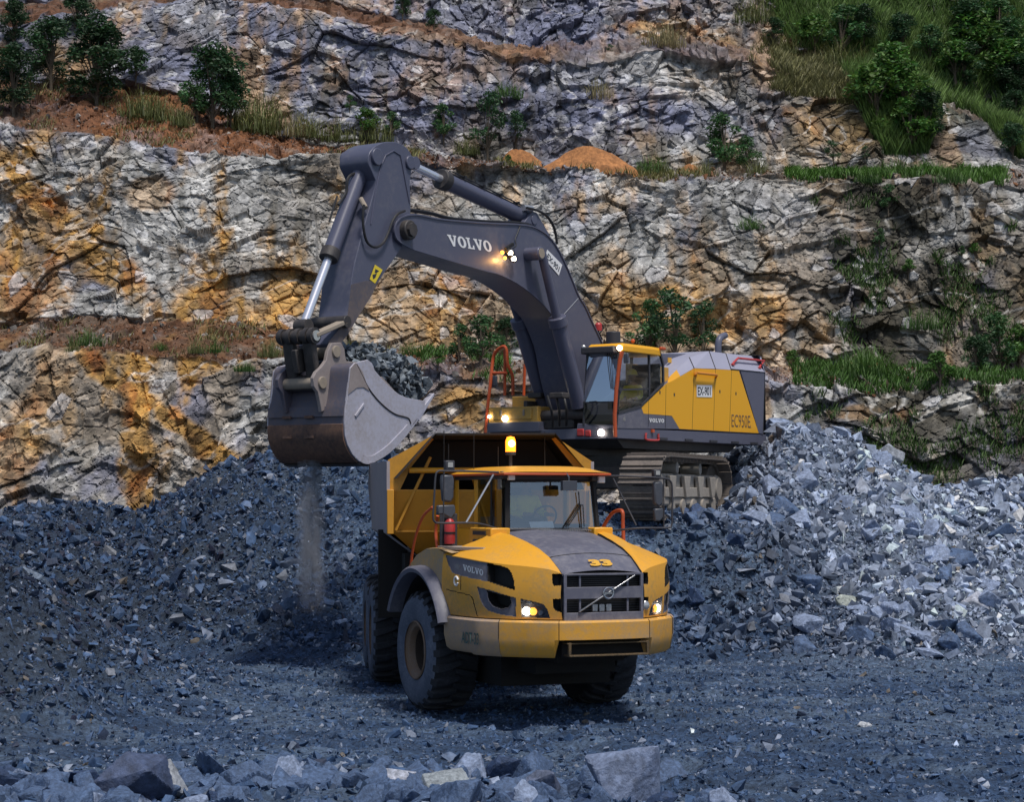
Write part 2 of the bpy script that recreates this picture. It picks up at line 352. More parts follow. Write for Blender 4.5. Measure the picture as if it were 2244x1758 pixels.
dkm = np.clip(blob(2080, 950, 300, 170, 0, .45) + blob(1950, 600, 150, 300, -8, .45) + .8 * blob(1880, 430, 90, 60) + .8 * blob(2200, 600, 160, 160), 0, 1)
col = mixc(col, dark * 1.2, dkm * (.45 + .5 * sstep(.35, .55, fbm(X0 * .8, Z0 * .6, 65, 5))))
col = mixc(col, C(.05, .055, .03), sstep(1650, 1950, PX) * sstep(360, 220, PY) * .9)
vein = sstep(.02, .0, np.abs(fbm(X0 * .25 + Z0 * .2, Z0 * .5 - X0 * .2, 66, 5) - .5)) ; col = mixc(col, C(.62, .60, .56), vein * .55)
var = (r0 - .5) * .3 + (r1_ - .5) * .45 + (r2_ - .5) * .5 + (r3_ - .5) * .6
col = col * (1 + var[..., None]); col = mixc(col, C(.55, .55, .56) + 0 * col, sstep(.93, .97, r2_) * .6 * W0)
sl = 1 - sstep(.25, .75, W0)
lc = mixc(soil * (.7 + .6 * fbm(X0 * 3, Y0 * 3, 67, 3))[..., None], C(.11, .07, .045), sstep(.45, .7, fbm(X0 * .8, Y0, 68)))
lc = mixc(lc, C(.19, .07, .02), sstep(-4, -8, X0) * sstep(-17, -14, X0) * (SG > 3) * (SG < 4.2) * .9)
col = mixc(col, lc, sl * (.97 - .5 * sstep(-6, 2, X0)) * (.75 + .25 * sstep(.35, .5, fbm(X0 * .9, Y0 * .9, 69, 4))))
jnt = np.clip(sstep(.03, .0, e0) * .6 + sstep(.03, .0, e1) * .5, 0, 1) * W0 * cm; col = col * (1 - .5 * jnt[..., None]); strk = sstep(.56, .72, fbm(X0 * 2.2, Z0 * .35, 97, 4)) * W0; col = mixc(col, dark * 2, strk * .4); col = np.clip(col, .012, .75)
nr, ncx = X0.shape; idx = np.arange(nr * ncx).reshape(nr, ncx)
F = np.stack([idx[:-1, :-1], idx[:-1, 1:], idx[1:, 1:], idx[1:, :-1]], -1).reshape(-1, 4)
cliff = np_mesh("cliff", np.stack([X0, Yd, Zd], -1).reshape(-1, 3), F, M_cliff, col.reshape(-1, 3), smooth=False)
tag(cliff, "benched quarry rock face in pale grey, blue grey and ochre rising behind both machines", kind="structure")
def cliff_pt(px, py):
    """surface point of the face nearest to where it is seen"""
    q = 1122 + X0 * FPX / Yd; w = 1095 - (Zd - CAMH) * FPX / Yd
    k = np.argmin((q - px) ** 2 + (w - py) ** 2); return np.array([X0.flat[k], Yd.flat[k], Zd.flat[k]])

# ================================================================ quarry floor and rubble slopes: one height field
CR = [(-3000, 2.6), (-100, 2.7), (0, 2.75), (300, 3.05), (400, 3.7), (480, 4.15), (600, 4.4), (800, 4.4), (1000, 4.1), (1100, 3.4), (1180, 3.0), (1450, 3.0), (1560, 3.9), (1700, 4.9), (1850, 4.95), (1950, 4.3), (2050, 3.6), (2244, 3.6), (3500, 3.4)]
def ground_z(X, Y, fine=True):
    px = 1122 + X * FPX / 50.
    crest = interp(px, CR) + (fbm(X * .35, Y * .2, 80, 4) - .5) * .9
    foot = 40.2 + (fbm(X * .25, X * 0, 81, 3) - .5) * 2.2 + 1.2 * sstep(-4, -9, X) - 1.2 * sstep(4, 9, X)
    # bench under the excavator
    wE = np.exp(-((X - 2.2) / 4.2) ** 4)
    top = 50. - 5.8 * wE
    t = (Y - foot) / np.maximum(top - foot, 1)
    ramp = np.clip(t, 0, 1); ramp = ramp * .75 + .25 * sstep(0, 1, ramp)
    back = 1 - .75 * sstep(top + 1 + 6 * wE, 58., Y)
    z = crest * ramp * back
    plat = np.exp(-((X - 1.6) / 4.3) ** 8) * sstep(41.4, 43.0, Y) * sstep(52, 50, Y)
    z = z * (1 - plat) + 2.8 * plat
    z = np.maximum(z, (3.7 - .05 * (Y - 33)) * np.exp(-(((X + 11.5) / 4.4) ** 2 + ((Y - 33) / 5.5) ** 2) ** 1.1) + (fbm(X * .5, Y * .5, 82) - .5) * .3 - .1)
    z = np.maximum(z, 1.5 * np.exp(-((X - 8.2) / 2.2) ** 2 - ((Y - 42.5) / 2.8) ** 2) + 2.0 * ramp * np.exp(-((X - 5.2) / 2.0) ** 2))
    slope = sstep(0.05, .4, z)
    z = z + slope * (fbm(X * .8, Y * .8, 83, 5) - .5) * .55
    if fine:
        z = z + (fbm(X * 1.1, Y * 1.5, 84, 6, .6) - .5) * .22 + (fbm(X * .9, Y * 4.5, 85, 4) - .5) * .14 * (1 - slope)
        z = z + slope * .10 * blocks(X / .25, Y / .25, 86)[0]
    dp = (X - .08) * .92 + (Y - 31.67) * .39; al = (X - .08) * .39 - (Y - 31.67) * .92
    for o_ in (-1.36, 1.36): z = z - (.075 * np.exp(-((dp - o_) / .36) ** 4) - .05 * np.exp(-((np.abs(dp - o_) - .55) / .13) ** 2)) * sstep(.2, 1.2, al) * sstep(15, 9, al) + .02 * np.sin(al * 19 + np.abs(dp - o_) * 6) * np.exp(-((dp - o_) / .34) ** 4) * sstep(.2, 1.2, al) * fine
    z = z + .22 * sstep(25.5, 22.5, Y) * (fbm(X * .6, Y * .6, 87, 3))
    # floor levelled where the truck stands
    k = np.exp(-(((X + .3) / 2.6) ** 4 + ((Y - 33.8) / 5.5) ** 4)); return z * (1 - k) + k * (z * .6 - .05)
xs = np.concatenate([np.linspace(-150, -19, 24), np.linspace(-18.5, 21.5, 860), np.linspace(22, 150, 24)])
ys = np.concatenate([np.linspace(-80, 18, 24), np.linspace(18.2, 45, 520), np.linspace(45.1, 60, 150)])
GX, GY = np.meshgrid(xs, ys); GZ = ground_z(GX, GY)
inview = np.exp(-((GX / 40) ** 8)) * sstep(10, 19, GY); GZ = GZ * inview + 0
PXg = 1122 + GX * FPX / GY.clip(5)
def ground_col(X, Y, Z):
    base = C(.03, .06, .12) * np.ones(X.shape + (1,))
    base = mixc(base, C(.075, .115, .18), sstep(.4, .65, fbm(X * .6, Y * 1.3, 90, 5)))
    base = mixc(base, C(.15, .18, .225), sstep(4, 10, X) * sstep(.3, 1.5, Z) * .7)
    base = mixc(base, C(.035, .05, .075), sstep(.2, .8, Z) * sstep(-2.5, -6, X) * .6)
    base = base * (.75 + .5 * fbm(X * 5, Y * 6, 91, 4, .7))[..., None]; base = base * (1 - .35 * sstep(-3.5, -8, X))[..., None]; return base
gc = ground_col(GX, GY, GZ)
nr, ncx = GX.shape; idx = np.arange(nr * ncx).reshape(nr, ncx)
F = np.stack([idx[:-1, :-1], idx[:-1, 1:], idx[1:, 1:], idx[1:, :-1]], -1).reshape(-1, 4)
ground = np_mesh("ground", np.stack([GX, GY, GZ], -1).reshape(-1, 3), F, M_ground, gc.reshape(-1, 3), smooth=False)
tag(ground, "bluish grey crushed stone quarry floor rising into the rubble slopes", kind="structure")

# ================================================================ broken stone
def hull_rock(k, npt):
    r = np.random.default_rng(k); p = r.normal(size=(npt, 3)); p /= np.linalg.norm(p, axis=1)[:, None]
    p *= r.uniform(.55, 1.1, (npt, 1)); p *= np.array([1.05, r.uniform(.65, 1.), r.uniform(.45, .85)])
    bm = bmesh.new(); vs = [bm.verts.new(q) for q in p]; g = bmesh.ops.convex_hull(bm, input=vs)
    bmesh.ops.delete(bm, geom=[v for v in bm.verts if not v.link_faces], context='VERTS')
    bmesh.ops.triangulate(bm, faces=bm.faces); bm.verts.ensure_lookup_table()
    for i, v in enumerate(bm.verts): v.index = i
    V = np.array([v.co[:] for v in bm.verts]); F = np.array([[v.index for v in f.verts] for f in bm.faces]); bm.free(); return V, F
HULL = [hull_rock(100 + k, 7 + k % 4) for k in range(26)]
def rotm(n, r):
    q = r.normal(size=(n, 4)); q /= np.linalg.norm(q, axis=1)[:, None]; w, x, y, z = q.T
    return np.stack([np.stack([1 - 2 * (y * y + z * z), 2 * (x * y - z * w), 2 * (x * z + y * w)], -1), np.stack([2 * (x * y + z * w), 1 - 2 * (x * x + z * z), 2 * (y * z - x * w)], -1), np.stack([2 * (x * z - y * w), 2 * (y * z + x * w), 1 - 2 * (x * x + y * y)], -1)], -2)
def rock_cloud(name, P, S, Cc, seed):
    """many stones in one mesh"""
    r = np.random.default_rng(seed); n = len(P); kind = r.integers(0, len(HULL), n); Rm = rotm(n, r); VV = []; FF = []; CC = []; off = 0
    for k in range(len(HULL)):
        s = np.where(kind == k)[0]
        if not len(s): continue
        V, F = HULL[k]; v = np.einsum('nij,vj->nvi', Rm[s], V) * S[s][:, None, None] + P[s][:, None, :]
        VV.append(v.reshape(-1, 3)); FF.append((F[None] + (np.arange(len(s)) * len(V))[:, None, None] + off).reshape(-1, 3)); off += len(s) * len(V)
        CC.append(np.repeat(Cc[s], len(V), 0))
    return np_mesh(name, np.vstack(VV), np.vstack(FF), M_rub, np.vstack(CC))
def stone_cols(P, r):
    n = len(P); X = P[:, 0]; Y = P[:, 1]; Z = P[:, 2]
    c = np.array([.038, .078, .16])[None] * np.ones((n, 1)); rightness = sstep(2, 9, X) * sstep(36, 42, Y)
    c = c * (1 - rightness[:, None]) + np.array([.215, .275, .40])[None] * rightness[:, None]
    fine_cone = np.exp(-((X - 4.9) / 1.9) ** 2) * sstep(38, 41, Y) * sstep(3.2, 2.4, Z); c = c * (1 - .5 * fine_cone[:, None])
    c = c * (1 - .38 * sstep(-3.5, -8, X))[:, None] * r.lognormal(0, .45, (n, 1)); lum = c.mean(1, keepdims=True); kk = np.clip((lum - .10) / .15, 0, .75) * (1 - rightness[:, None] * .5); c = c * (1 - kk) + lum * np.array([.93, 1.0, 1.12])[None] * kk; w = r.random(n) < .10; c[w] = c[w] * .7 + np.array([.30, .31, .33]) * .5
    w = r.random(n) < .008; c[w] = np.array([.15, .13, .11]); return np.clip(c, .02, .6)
def scatter(n, x0, x1, y0, y1, smin, smax, pw, seed, keep=None):
    r = np.random.default_rng(seed); Y = r.uniform(y0, y1, n); X = r.uniform(x0, x1, n)
    S = smin * (1 - r.random(n) * (1 - (smin / smax) ** pw)) ** (-1 / pw)
    m = (np.abs(X) < Y * .275 + 2.0)
    if keep is not None: m &= keep(X, Y, r)
    X, Y, S = X[m], Y[m], S[m]; Z = ground_z(X, Y) + S * r.uniform(-.15, .35, len(X)); return np.stack([X, Y, Z], -1), S
slope_k = lambda X, Y, r: ground_z(X, Y, False) > .12 + .25 * r.random(len(X))
truck_k = lambda X, Y, r: ~((np.abs(X + .3) < 2.7) & (np.abs(Y - 33.6) < 6.2))
a = scatter(120000, -16, 17, 38.5, 57, .045, .36, 2.1, 1, lambda X, Y, r: slope_k(X, Y, r) & ~((np.abs(X - 1.7) < 2.6) & (Y > 43.6) & (Y < 49)))
a2 = scatter(1500, 3.2, 16, 39.5, 54, .13, .40, 1.6, 6, slope_k)
b = scatter(14000, -12, -4, 24, 40, .035, .17, 2.2, 2, lambda X, Y, r: slope_k(X, Y, r) & truck_k(X, Y, r))
c_ = scatter(90000, -12.5, 13.5, 20.3, 42, .016, .11, 2.0, 3)
d = scatter(3000, -8, 2.4, 20.2, 23.0, .06, .30, 1.3, 4, lambda X, Y, r: r.random(len(X)) < (.2 + .9 * sstep(.42, .58, fbm(X * .9, Y * .9, 55, 3))) * sstep(24.0, 21.3, Y) * (1 - .55 * (X > .3)))
e_ = scatter(2200, -7, 7, 20.2, 41, .06, .17, 2.0, 5, lambda X, Y, r: truck_k(X, Y, r) & (r.random(len(X)) < .35 + .5 * (X < -2)))
a = (a[0], a[1] * (1 - .2 * sstep(4.5, 1.5, a[0][:, 0])))
P = np.vstack([q[0] for q in (a, a2, b, c_, d, e_)]); S = np.concatenate([q[1] for q in (a, a2, b, c_, d, e_)])
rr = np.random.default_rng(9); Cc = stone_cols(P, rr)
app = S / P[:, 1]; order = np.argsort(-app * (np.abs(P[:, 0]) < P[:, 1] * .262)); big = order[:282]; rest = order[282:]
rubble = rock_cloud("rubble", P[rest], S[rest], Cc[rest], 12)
tag(rubble, "loose blue grey crushed stones covering the slopes and the quarry floor", "rubble", kind="stuff")
# larger stones: polyhedral boulders with chipped faces, each its own object
def ico(sub):
    bm = bmesh.new(); bmesh.ops.create_icosphere(bm, subdivisions=sub, radius=1); V = np.array([v.co[:] for v in bm.verts]); F = np.array([[v.index for v in f.verts] for f in bm.faces]); bm.free(); return V, F
_icos = {s: ico(s) for s in (3, 4, 5)}
def boulder_mesh(seed, sub=3, planes=13, sq=(1, .8, .62), rough=.02, c=(.2, .22, .25)):
    r = np.random.default_rng(seed); D, F = _icos[sub]; HV, HF = hull_rock(seed + 7000, planes); HV = HV / np.abs(HV).max(0); HV = HV - HV.mean(0)
    tri = HV[HF]; n = np.cross(tri[:, 1] - tri[:, 0], tri[:, 2] - tri[:, 0]); n /= np.linalg.norm(n, axis=1)[:, None] + 1e-9; d = (n * tri[:, 0]).sum(1); n = n * np.sign(d)[:, None]; d = np.abs(d).clip(.25)
    q = D @ n.T; rad = np.min(np.where(q > .05, d / np.maximum(q, .05), 9), axis=1); rad = np.minimum(rad, 1.3)
    nz = (fbm(D[:, 0] * 3 + seed, D[:, 1] * 3 + D[:, 2] * 2, seed, 5) - .5); rad = rad * (1 + rough * 4 * nz)
    V = D * rad[:, None] * np.array(sq)[None]; sh = .8 + .5 * fbm(D[:, 0] * 2, D[:, 2] * 2 + D[:, 1], seed + 3, 4)
    return np_mesh("boulder", V, F, M_rub, np.array(c)[None] * sh[:, None], link=False)
BM = {}
def bm_for(i, tone):
    key = (i % 9, tone)
    if key not in BM:
        r = np.random.default_rng(i % 9 + 40); cc = {'dark': (.03, .055, .12), 'mid': (.065, .105, .19), 'pale': (.20, .25, .36)}[tone]
        BM[key] = boulder_mesh(200 + i % 9, 4, 9 + i % 4, (1, r.uniform(.65, .95), r.uniform(.5, .8)), .03, cc)
    return BM[key]
zone_label = {
 'near': ("angular blue grey stone in the row of boulders along the near edge", "boulders along the near edge of the quarry floor"),
 'floor': ("loose grey stone lying alone on the flat quarry floor in front of the slopes", "loose stones on the quarry floor"),
 'left': ("dark blue grey stone on the rubble slope behind and left of the truck", "stones on the left rubble slope"),
 'right': ("pale grey stone on the rubble slope right of the truck and the excavator tracks", "stones on the right rubble slope"),
 'mound': ("dark stone on the shaded mound at the left edge", "stones on the shaded left mound")}
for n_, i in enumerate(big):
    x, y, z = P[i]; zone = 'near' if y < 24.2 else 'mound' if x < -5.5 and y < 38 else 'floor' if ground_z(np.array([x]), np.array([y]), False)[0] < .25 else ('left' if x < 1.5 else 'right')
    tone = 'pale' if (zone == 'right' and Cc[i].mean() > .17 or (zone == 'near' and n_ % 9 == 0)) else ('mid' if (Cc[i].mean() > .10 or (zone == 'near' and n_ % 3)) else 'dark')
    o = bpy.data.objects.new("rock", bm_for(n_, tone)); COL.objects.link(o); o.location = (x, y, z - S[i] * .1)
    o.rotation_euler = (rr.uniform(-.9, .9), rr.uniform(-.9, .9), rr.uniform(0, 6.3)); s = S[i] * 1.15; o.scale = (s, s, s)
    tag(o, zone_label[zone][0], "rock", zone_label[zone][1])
# the boulders one can tell apart
for (px, py, Y, w, sq, seed, tone, rz, ry, lab) in [
    (1385, 1718, 21.4, .52, (1, .75, .95), 36, (.16, .20, .30), .3, .45, "largest angular blue grey boulder at the near edge, right of centre"),
    (275, 1728, 21.2, .62, (.95, .7, .66), 12, (.05, .07, .13), .7, -.1, "big dark block with a flat face at the near edge on the left"),
    (355, 1725, 21.6, .40, (1, .8, .7), 13, (.25, .27, .30), .1, .2, "paler grey boulder just behind the dark flat faced block"),
    (975, 1722, 21.5, .33, (.9, .8, .85), 14, (.25, .28, .30), .5, 0, "upright blunt grey boulder in the near row below the truck's left wheel"),
    (1185, 1722, 21.3, .36, (1, .8, .7), 15, (.10, .12, .18), 1.1, .1, "dark rough boulder just left of the largest angular one"),
    (870, 1700, 21.8, .30, (1, .7, .6), 16, (.34, .36, .42), .2, .3, "pale slanted slab in the near row, left of the upright blunt boulder"),
    (1895, 1592, 0, .14, (1, .8, .6), 17, (.45, .47, .5), .4, 0, "small whitish stone alone on the open floor at right"),
    (2037, 1428, 0, .34, (1, .8, .85), 18, (.10, .13, .16), .9, .3, "dark cubic boulder at the foot of the right rubble slope"),
    (1855, 1340, 41.5, .36, (1, .75, .6), 19, (.30, .33, .30), .5, .4, "flat topped greenish grey block low on the right slope"),
    (2140, 1355, 42, .52, (1.2, .8, .7), 20, (.36, .38, .44), .2, .2, "broad pale boulder at the foot of the slope near the right edge"),
    (1700, 1450, 0, .2, (1, .9, .8), 21, (.2, .22, .27), .2, .2, "single grey stone on the floor where the right slope begins"),
    (75, 1525, 0, .26, (1.3, .6, .4), 22, (.13, .17, .23), .5, .5, "slanting dark slab on the floor at the left edge"),
    (1940, 1105, 50, .5, (1, .8, .7), 23, (.24, .26, .29), .5, .1, "large grey boulder on the right crest below the dark rock wall"),
    (2140, 1085, 52, .42, (1.1, .7, .6), 24, (.42, .42, .42), .3, .3, "whitish tilted boulder against the foot of the dark wall at right")]:
    if not Y: Y = FPX * CAMH / (py - 1095) * 1.0
    d_ = ray(px, py); p = Vector((0, 0, CAMH)) + d_ * (Y / d_.y)
    o = bpy.data.objects.new("boulder", boulder_mesh(300 + seed, 5 if Y < 25 else 4, 12, sq, .03, tone)); COL.objects.link(o)
    gz = float(ground_z(np.array([p.x]), np.array([p.y]), False)[0])
    o.location = (p.x, p.y, max(p.z, gz) if Y > 30 or abs(p.z - gz) < .3 else gz + w * .3); o.scale = (w, w, w); o.rotation_euler = (0, ry, rz); tag(o, lab, "boulder")

# stony debris lying on the ledges of the face
_r = np.random.default_rng(77); _w = np.where(((W0 < .45) & (SG > .9) & (SG < 4.3) & (np.abs(PX - 1122) < 1300)).ravel())[0]; _k = _r.choice(_w, 24000)
_P = np.stack([X0.ravel()[_k], Yd.ravel()[_k], Zd.ravel()[_k]], 1) + _r.normal(size=(24000, 3)) * np.array([.08, .06, .01]); _S = .03 * (1 - _r.random(24000) * .985) ** (-1 / 2.1); _S = np.minimum(_S, .32)
_c = np.where((_r.random(24000) < .5 + .3 * (_P[:, 0] < -3))[:, None], np.array([[.13, .055, .022]]), np.array([[.20, .18, .16]])) * _r.lognormal(0, .4, (24000, 1))
tag(rock_cloud("ledge_debris", _P, _S, _c, 78), "brown and grey stony debris lying along the ledges of the quarry face", "debris", kind="stuff")
# ================================================================ materials of the machines
YEL = (.80, .37, .014)
M_yel = paint("yellow_paint", YEL, .36, dirt=(.45, .27, .09), amt=.40, scale=1.6, zfade=(1.0, 2.5, .75), bump=.006)
M_yel_dusty = paint("yellow_paint_dusty", (.64, .36, .07), .5, dirt=(.36, .29, .22), amt=.75, scale=1.3, bump=.006)
M_yel_body = paint("yellow_body_paint", (.62, .29, .025), .45, dirt=(.16, .085, .03), amt=.3, scale=.9, bump=.006)
M_grey = paint("grey_paint", (.10, .102, .14), .40, dirt=(.23, .22, .24), amt=.42, scale=1.4, bump=.003)
M_dgrey = paint("dark_plastic", (.035, .036, .045), .5, dirt=(.12, .11, .11), amt=.25, scale=2, bump=.004)
M_black = paint("black_void", (.008, .008, .009), .7, amt=.05, bump=0)
M_soot_shade = paint("shaded_sooty_steel", (.011, .010, .010), .8, dirt=(.035, .024, .015), amt=.3, scale=1.4, bump=.01)  # soot black; also puts the shade under the truck into the colour
M_dust_side = paint("dusty_side_plate", (.30, .27, .29), .75, dirt=(.42, .37, .36), amt=.5, scale=1.5, bump=.006)
M_tyre = paint("tyre_rubber", (.017, .018, .022), .75, dirt=(.075, .085, .11), amt=.35, scale=3, bump=.01)
M_tyre_side = paint("dusty_tyre_sidewall", (.060, .078, .115), .85, dirt=(.17, .19, .24), amt=.5, scale=2.2, bump=.008)
M_well = paint("shaded_wheel_well", (.04, .027, .02), .8, dirt=(.085, .065, .05), amt=.4, scale=5, bump=.01)  # shade of the wheel recess put into a darker brown, dirt mixed over
M_rim = paint("dirty_rim", (.19, .115, .065), .7, dirt=(.20, .17, .15), amt=.5, scale=4, bump=.006)
M_chrome = paint("brushed_metal", (.55, .55, .56), .28, metal=1, amt=.12, bump=0)
M_orange = paint("orange_rail", (.55, .085, .02), .45, dirt=(.25, .12, .07), amt=.3, bump=.002)
M_red = paint("red_paint", (.45, .02, .02), .4, dirt=(.4, .2, .2), amt=.3, bump=.001)
M_white = paint("white_sticker", (.8, .8, .8), .5, amt=.06, bump=0)
M_ink = paint("faded_ink", (.045, .10, .09), .6, dirt=(.16, .15, .10), amt=.25, scale=14, bump=0)
M_inkd = paint("dark_ink", (.02, .025, .04), .6, amt=.1, bump=0)
M_num = paint("number_yellow", (.75, .40, .03), .5, dirt=(.25, .17, .08), amt=.35, scale=12, bump=0)
M_tread = paint("tread_plate", (.30, .25, .22), .7, dirt=(.4, .33, .27), amt=.6, scale=5, bump=.01)
M_glass = glass("windscreen_glass", (.98, .99, 1.0), .21)
M_glass_side = glass("side_glass", (.68, .76, .72), .05)
M_lens = glass("lamp_lens", (.9, .9, .9), .08)
M_lamp = glow("lit_headlight", (1, .86, .66), 14)
M_amber = glow("lit_amber", (1, .42, .06), 2.2, (.8, .3, .05))
M_beacon = glow("lit_beacon", (1, .20, .01), 3.5, (.8, .3, .02))
M_beacon_core = glow("lit_beacon_core", (1, .62, .2), 14)
M_lampoff = paint("lamp_reflector", (.55, .55, .55), .2, metal=.6, amt=.1, bump=0)
M_lining = paint('cab_lining', (.32, .32, .30), .8, amt=.2, bump=0)
M_mirror = paint("mirror_back", (.05, .058, .075), .4, dirt=(.15, .15, .17), amt=.3, bump=.001)

# ================================================================ articulated hauler
FT = Frame((.083, 31.67, 0), R(-90 + 23))
hinge = FT.M @ Vector((-1.3, 0, 0))
FR = Frame(hinge, R(-90 + 7))
truck = empty("dump_truck", FT)
tag(truck, "yellow articulated dump truck with a grey bonnet numbered 33, waiting under the raised bucket", "dump truck")
rear = ((-1.3, 0, 0), R(7 - 23))                                  # rear unit is swung against the front one at the hinge
def TP(px, py, ax, v): return FT.hit(*Z1(px, py), ax, v)

def catmull(P, n):
    P = [np.array(p, dtype=float) for p in P]; P = [2 * P[0] - P[1]] + P + [2 * P[-1] - P[-2]]; out = []; m = len(P) - 3
    for t in np.linspace(0, m, n):
        i = min(int(t), m - 1); f = t - i; a, b, c, d = P[i:i + 4]
        out.append(.5 * ((2 * b) + (-a + c) * f + (2 * a - 5 * b + 4 * c - d) * f * f + (-a + 3 * b - 3 * c + d) * f ** 3))
    return np.array(out)
NU, NV = 170, 70
side_path = catmull([(.98, -1.63, 2.43), (1.6, -1.61, 2.41), (2.15, -1.52, 2.37), (2.55, -1.33, 2.33), (2.83, -1.05, 2.30), (3.02, -.80, 2.26), (3.12, -.635, 2.20)], NU + 1)
SG_ = np.zeros((NU + 1, NV + 1, 3))
for j in range(NV + 1):
    v = j / NV; bul = .035 * math.sin(math.pi * min(1, v * 1.0)); k = np.array([1 + bul * 0, 1, 1])
    SG_[:, j, 0] = side_path[:, 0] + bul * .4; SG_[:, j, 1] = side_path[:, 1] - bul * .9; SG_[:, j, 2] = 1.545 + (side_path[:, 2] - 1.545) * v
_pp = np.array([[FT.proj(SG_[i, j]) for j in range(NV + 1)] for i in range(NU + 1)])
def uv_of(px, py):
    X_, Y_ = Z1(px, py); d = (_pp[..., 0] - X_) ** 2 + (_pp[..., 1] - Y_) ** 2; k = np.unravel_index(np.argmin(d), d.shape); return k[0] / NU, k[1] / NV
def inpoly(x, y, P):
    c = np.zeros(x.shape, bool); n = len(P)
    for i in range(n):
        x0, y0 = P[i]; x1, y1 = P[i - 1]
        if y0 == y1: continue
        c ^= ((y0 > y) != (y1 > y)) & (x < (x1 - x0) * (y - y0) / (y1 - y0) + x0)
    return c
_cu, _cv = np.meshgrid((np.arange(NU) + .5) / NU, (np.arange(NV) + .5) / NV, indexing='ij')
def pmask(pts): return inpoly(_cu, _cv, [uv_of(*p) for p in pts])
_nrm = np.cross(np.gradient(SG_, axis=0), np.gradient(SG_, axis=1)); _nrm /= np.linalg.norm(_nrm, axis=2, keepdims=True)
if _nrm[NU // 2, NV // 2, 1] > 0: _nrm = -_nrm
def patch(name, mask, off, mat, parent, sgn=1, wall=True, base=0.0, smooth=35):
    """cells of the flank pushed along its normal by off, with walls back to the paint"""
    ii, jj = np.where(mask); vid = {}; vs = []; fs = []
    def vert(i, j, o):
        k = (i, j, o)
        if k not in vid:
            p = SG_[i, j] + _nrm[i, j] * o; vid[k] = len(vs); vs.append((p[0], p[1] * sgn, p[2]))
        return vid[k]
    S = set(zip(ii.tolist(), jj.tolist()))
    for i, j in S:
        fs.append((vert(i, j, off), vert(i + 1, j, off), vert(i + 1, j + 1, off), vert(i, j + 1, off)))
        if wall:
            for di, dj, a, b in ((-1, 0, (i, j), (i, j + 1)), (1, 0, (i + 1, j), (i + 1, j + 1)), (0, -1, (i, j), (i + 1, j)), (0, 1, (i, j + 1), (i + 1, j + 1))):
                if (i + di, j + dj) not in S: fs.append((vert(*a, base), vert(*b, base), vert(*b, off), vert(*a, off)))
    mb = MB(); mb.add(vs, fs); return mb.build(name, mat, parent, smooth=smooth)
m_up = pmask([(525, 738), (600, 755), (760, 783), (850, 802), (893, 818), (915, 850), (926, 895), (932, 946), (870, 925), (775, 893), (620, 862), (562, 842), (540, 790)])
m_upg = m_up & pmask([(500, 700), (772, 760), (772, 930), (500, 880)])
m_lo = pmask([(708, 926), (800, 948), (937, 990), (940, 1099), (850, 1088), (778, 1066), (748, 1040), (728, 1000)])
m_lob = m_lo & pmask([(765, 945), (905, 985), (908, 1020), (895, 1045), (850, 1055), (800, 1040), (775, 1005)])
m_hl = pmask([(962, 996), (1045, 1012), (1098, 1030), (1122, 1060), (1136, 1110), (968, 1100)])
m_n1 = pmask([(1146, 850), (1245, 850), (1245, 922), (1160, 918), (1148, 900)]); m_n2 = pmask([(1152, 996), (1245, 996), (1245, 1072), (1168, 1064), (1154, 1050)])
holes = m_up | m_lo | m_hl | m_n1 | m_n2
seam = np.zeros_like(holes); ss_ = pmask([(528, 938), (665, 970), (685, 990), (712, 1100), (708, 1101), (680, 992), (662, 974), (528, 943)]) | pmask([(612, 862), (616, 862), (616, 945), (612, 945)])
hood_w = lambda x: float(np.interp(x, [.95, 1.8, 2.4, 2.8, 3.12], [.80, .72, .68, .655, .635]))
hood_z = lambda x: float(np.interp(x, [.95, 1.5, 2.0, 2.4, 2.72, 2.86, 3.0, 3.12], [2.77, 2.71, 2.62, 2.53, 2.42, 2.345, 2.265, 2.19]))
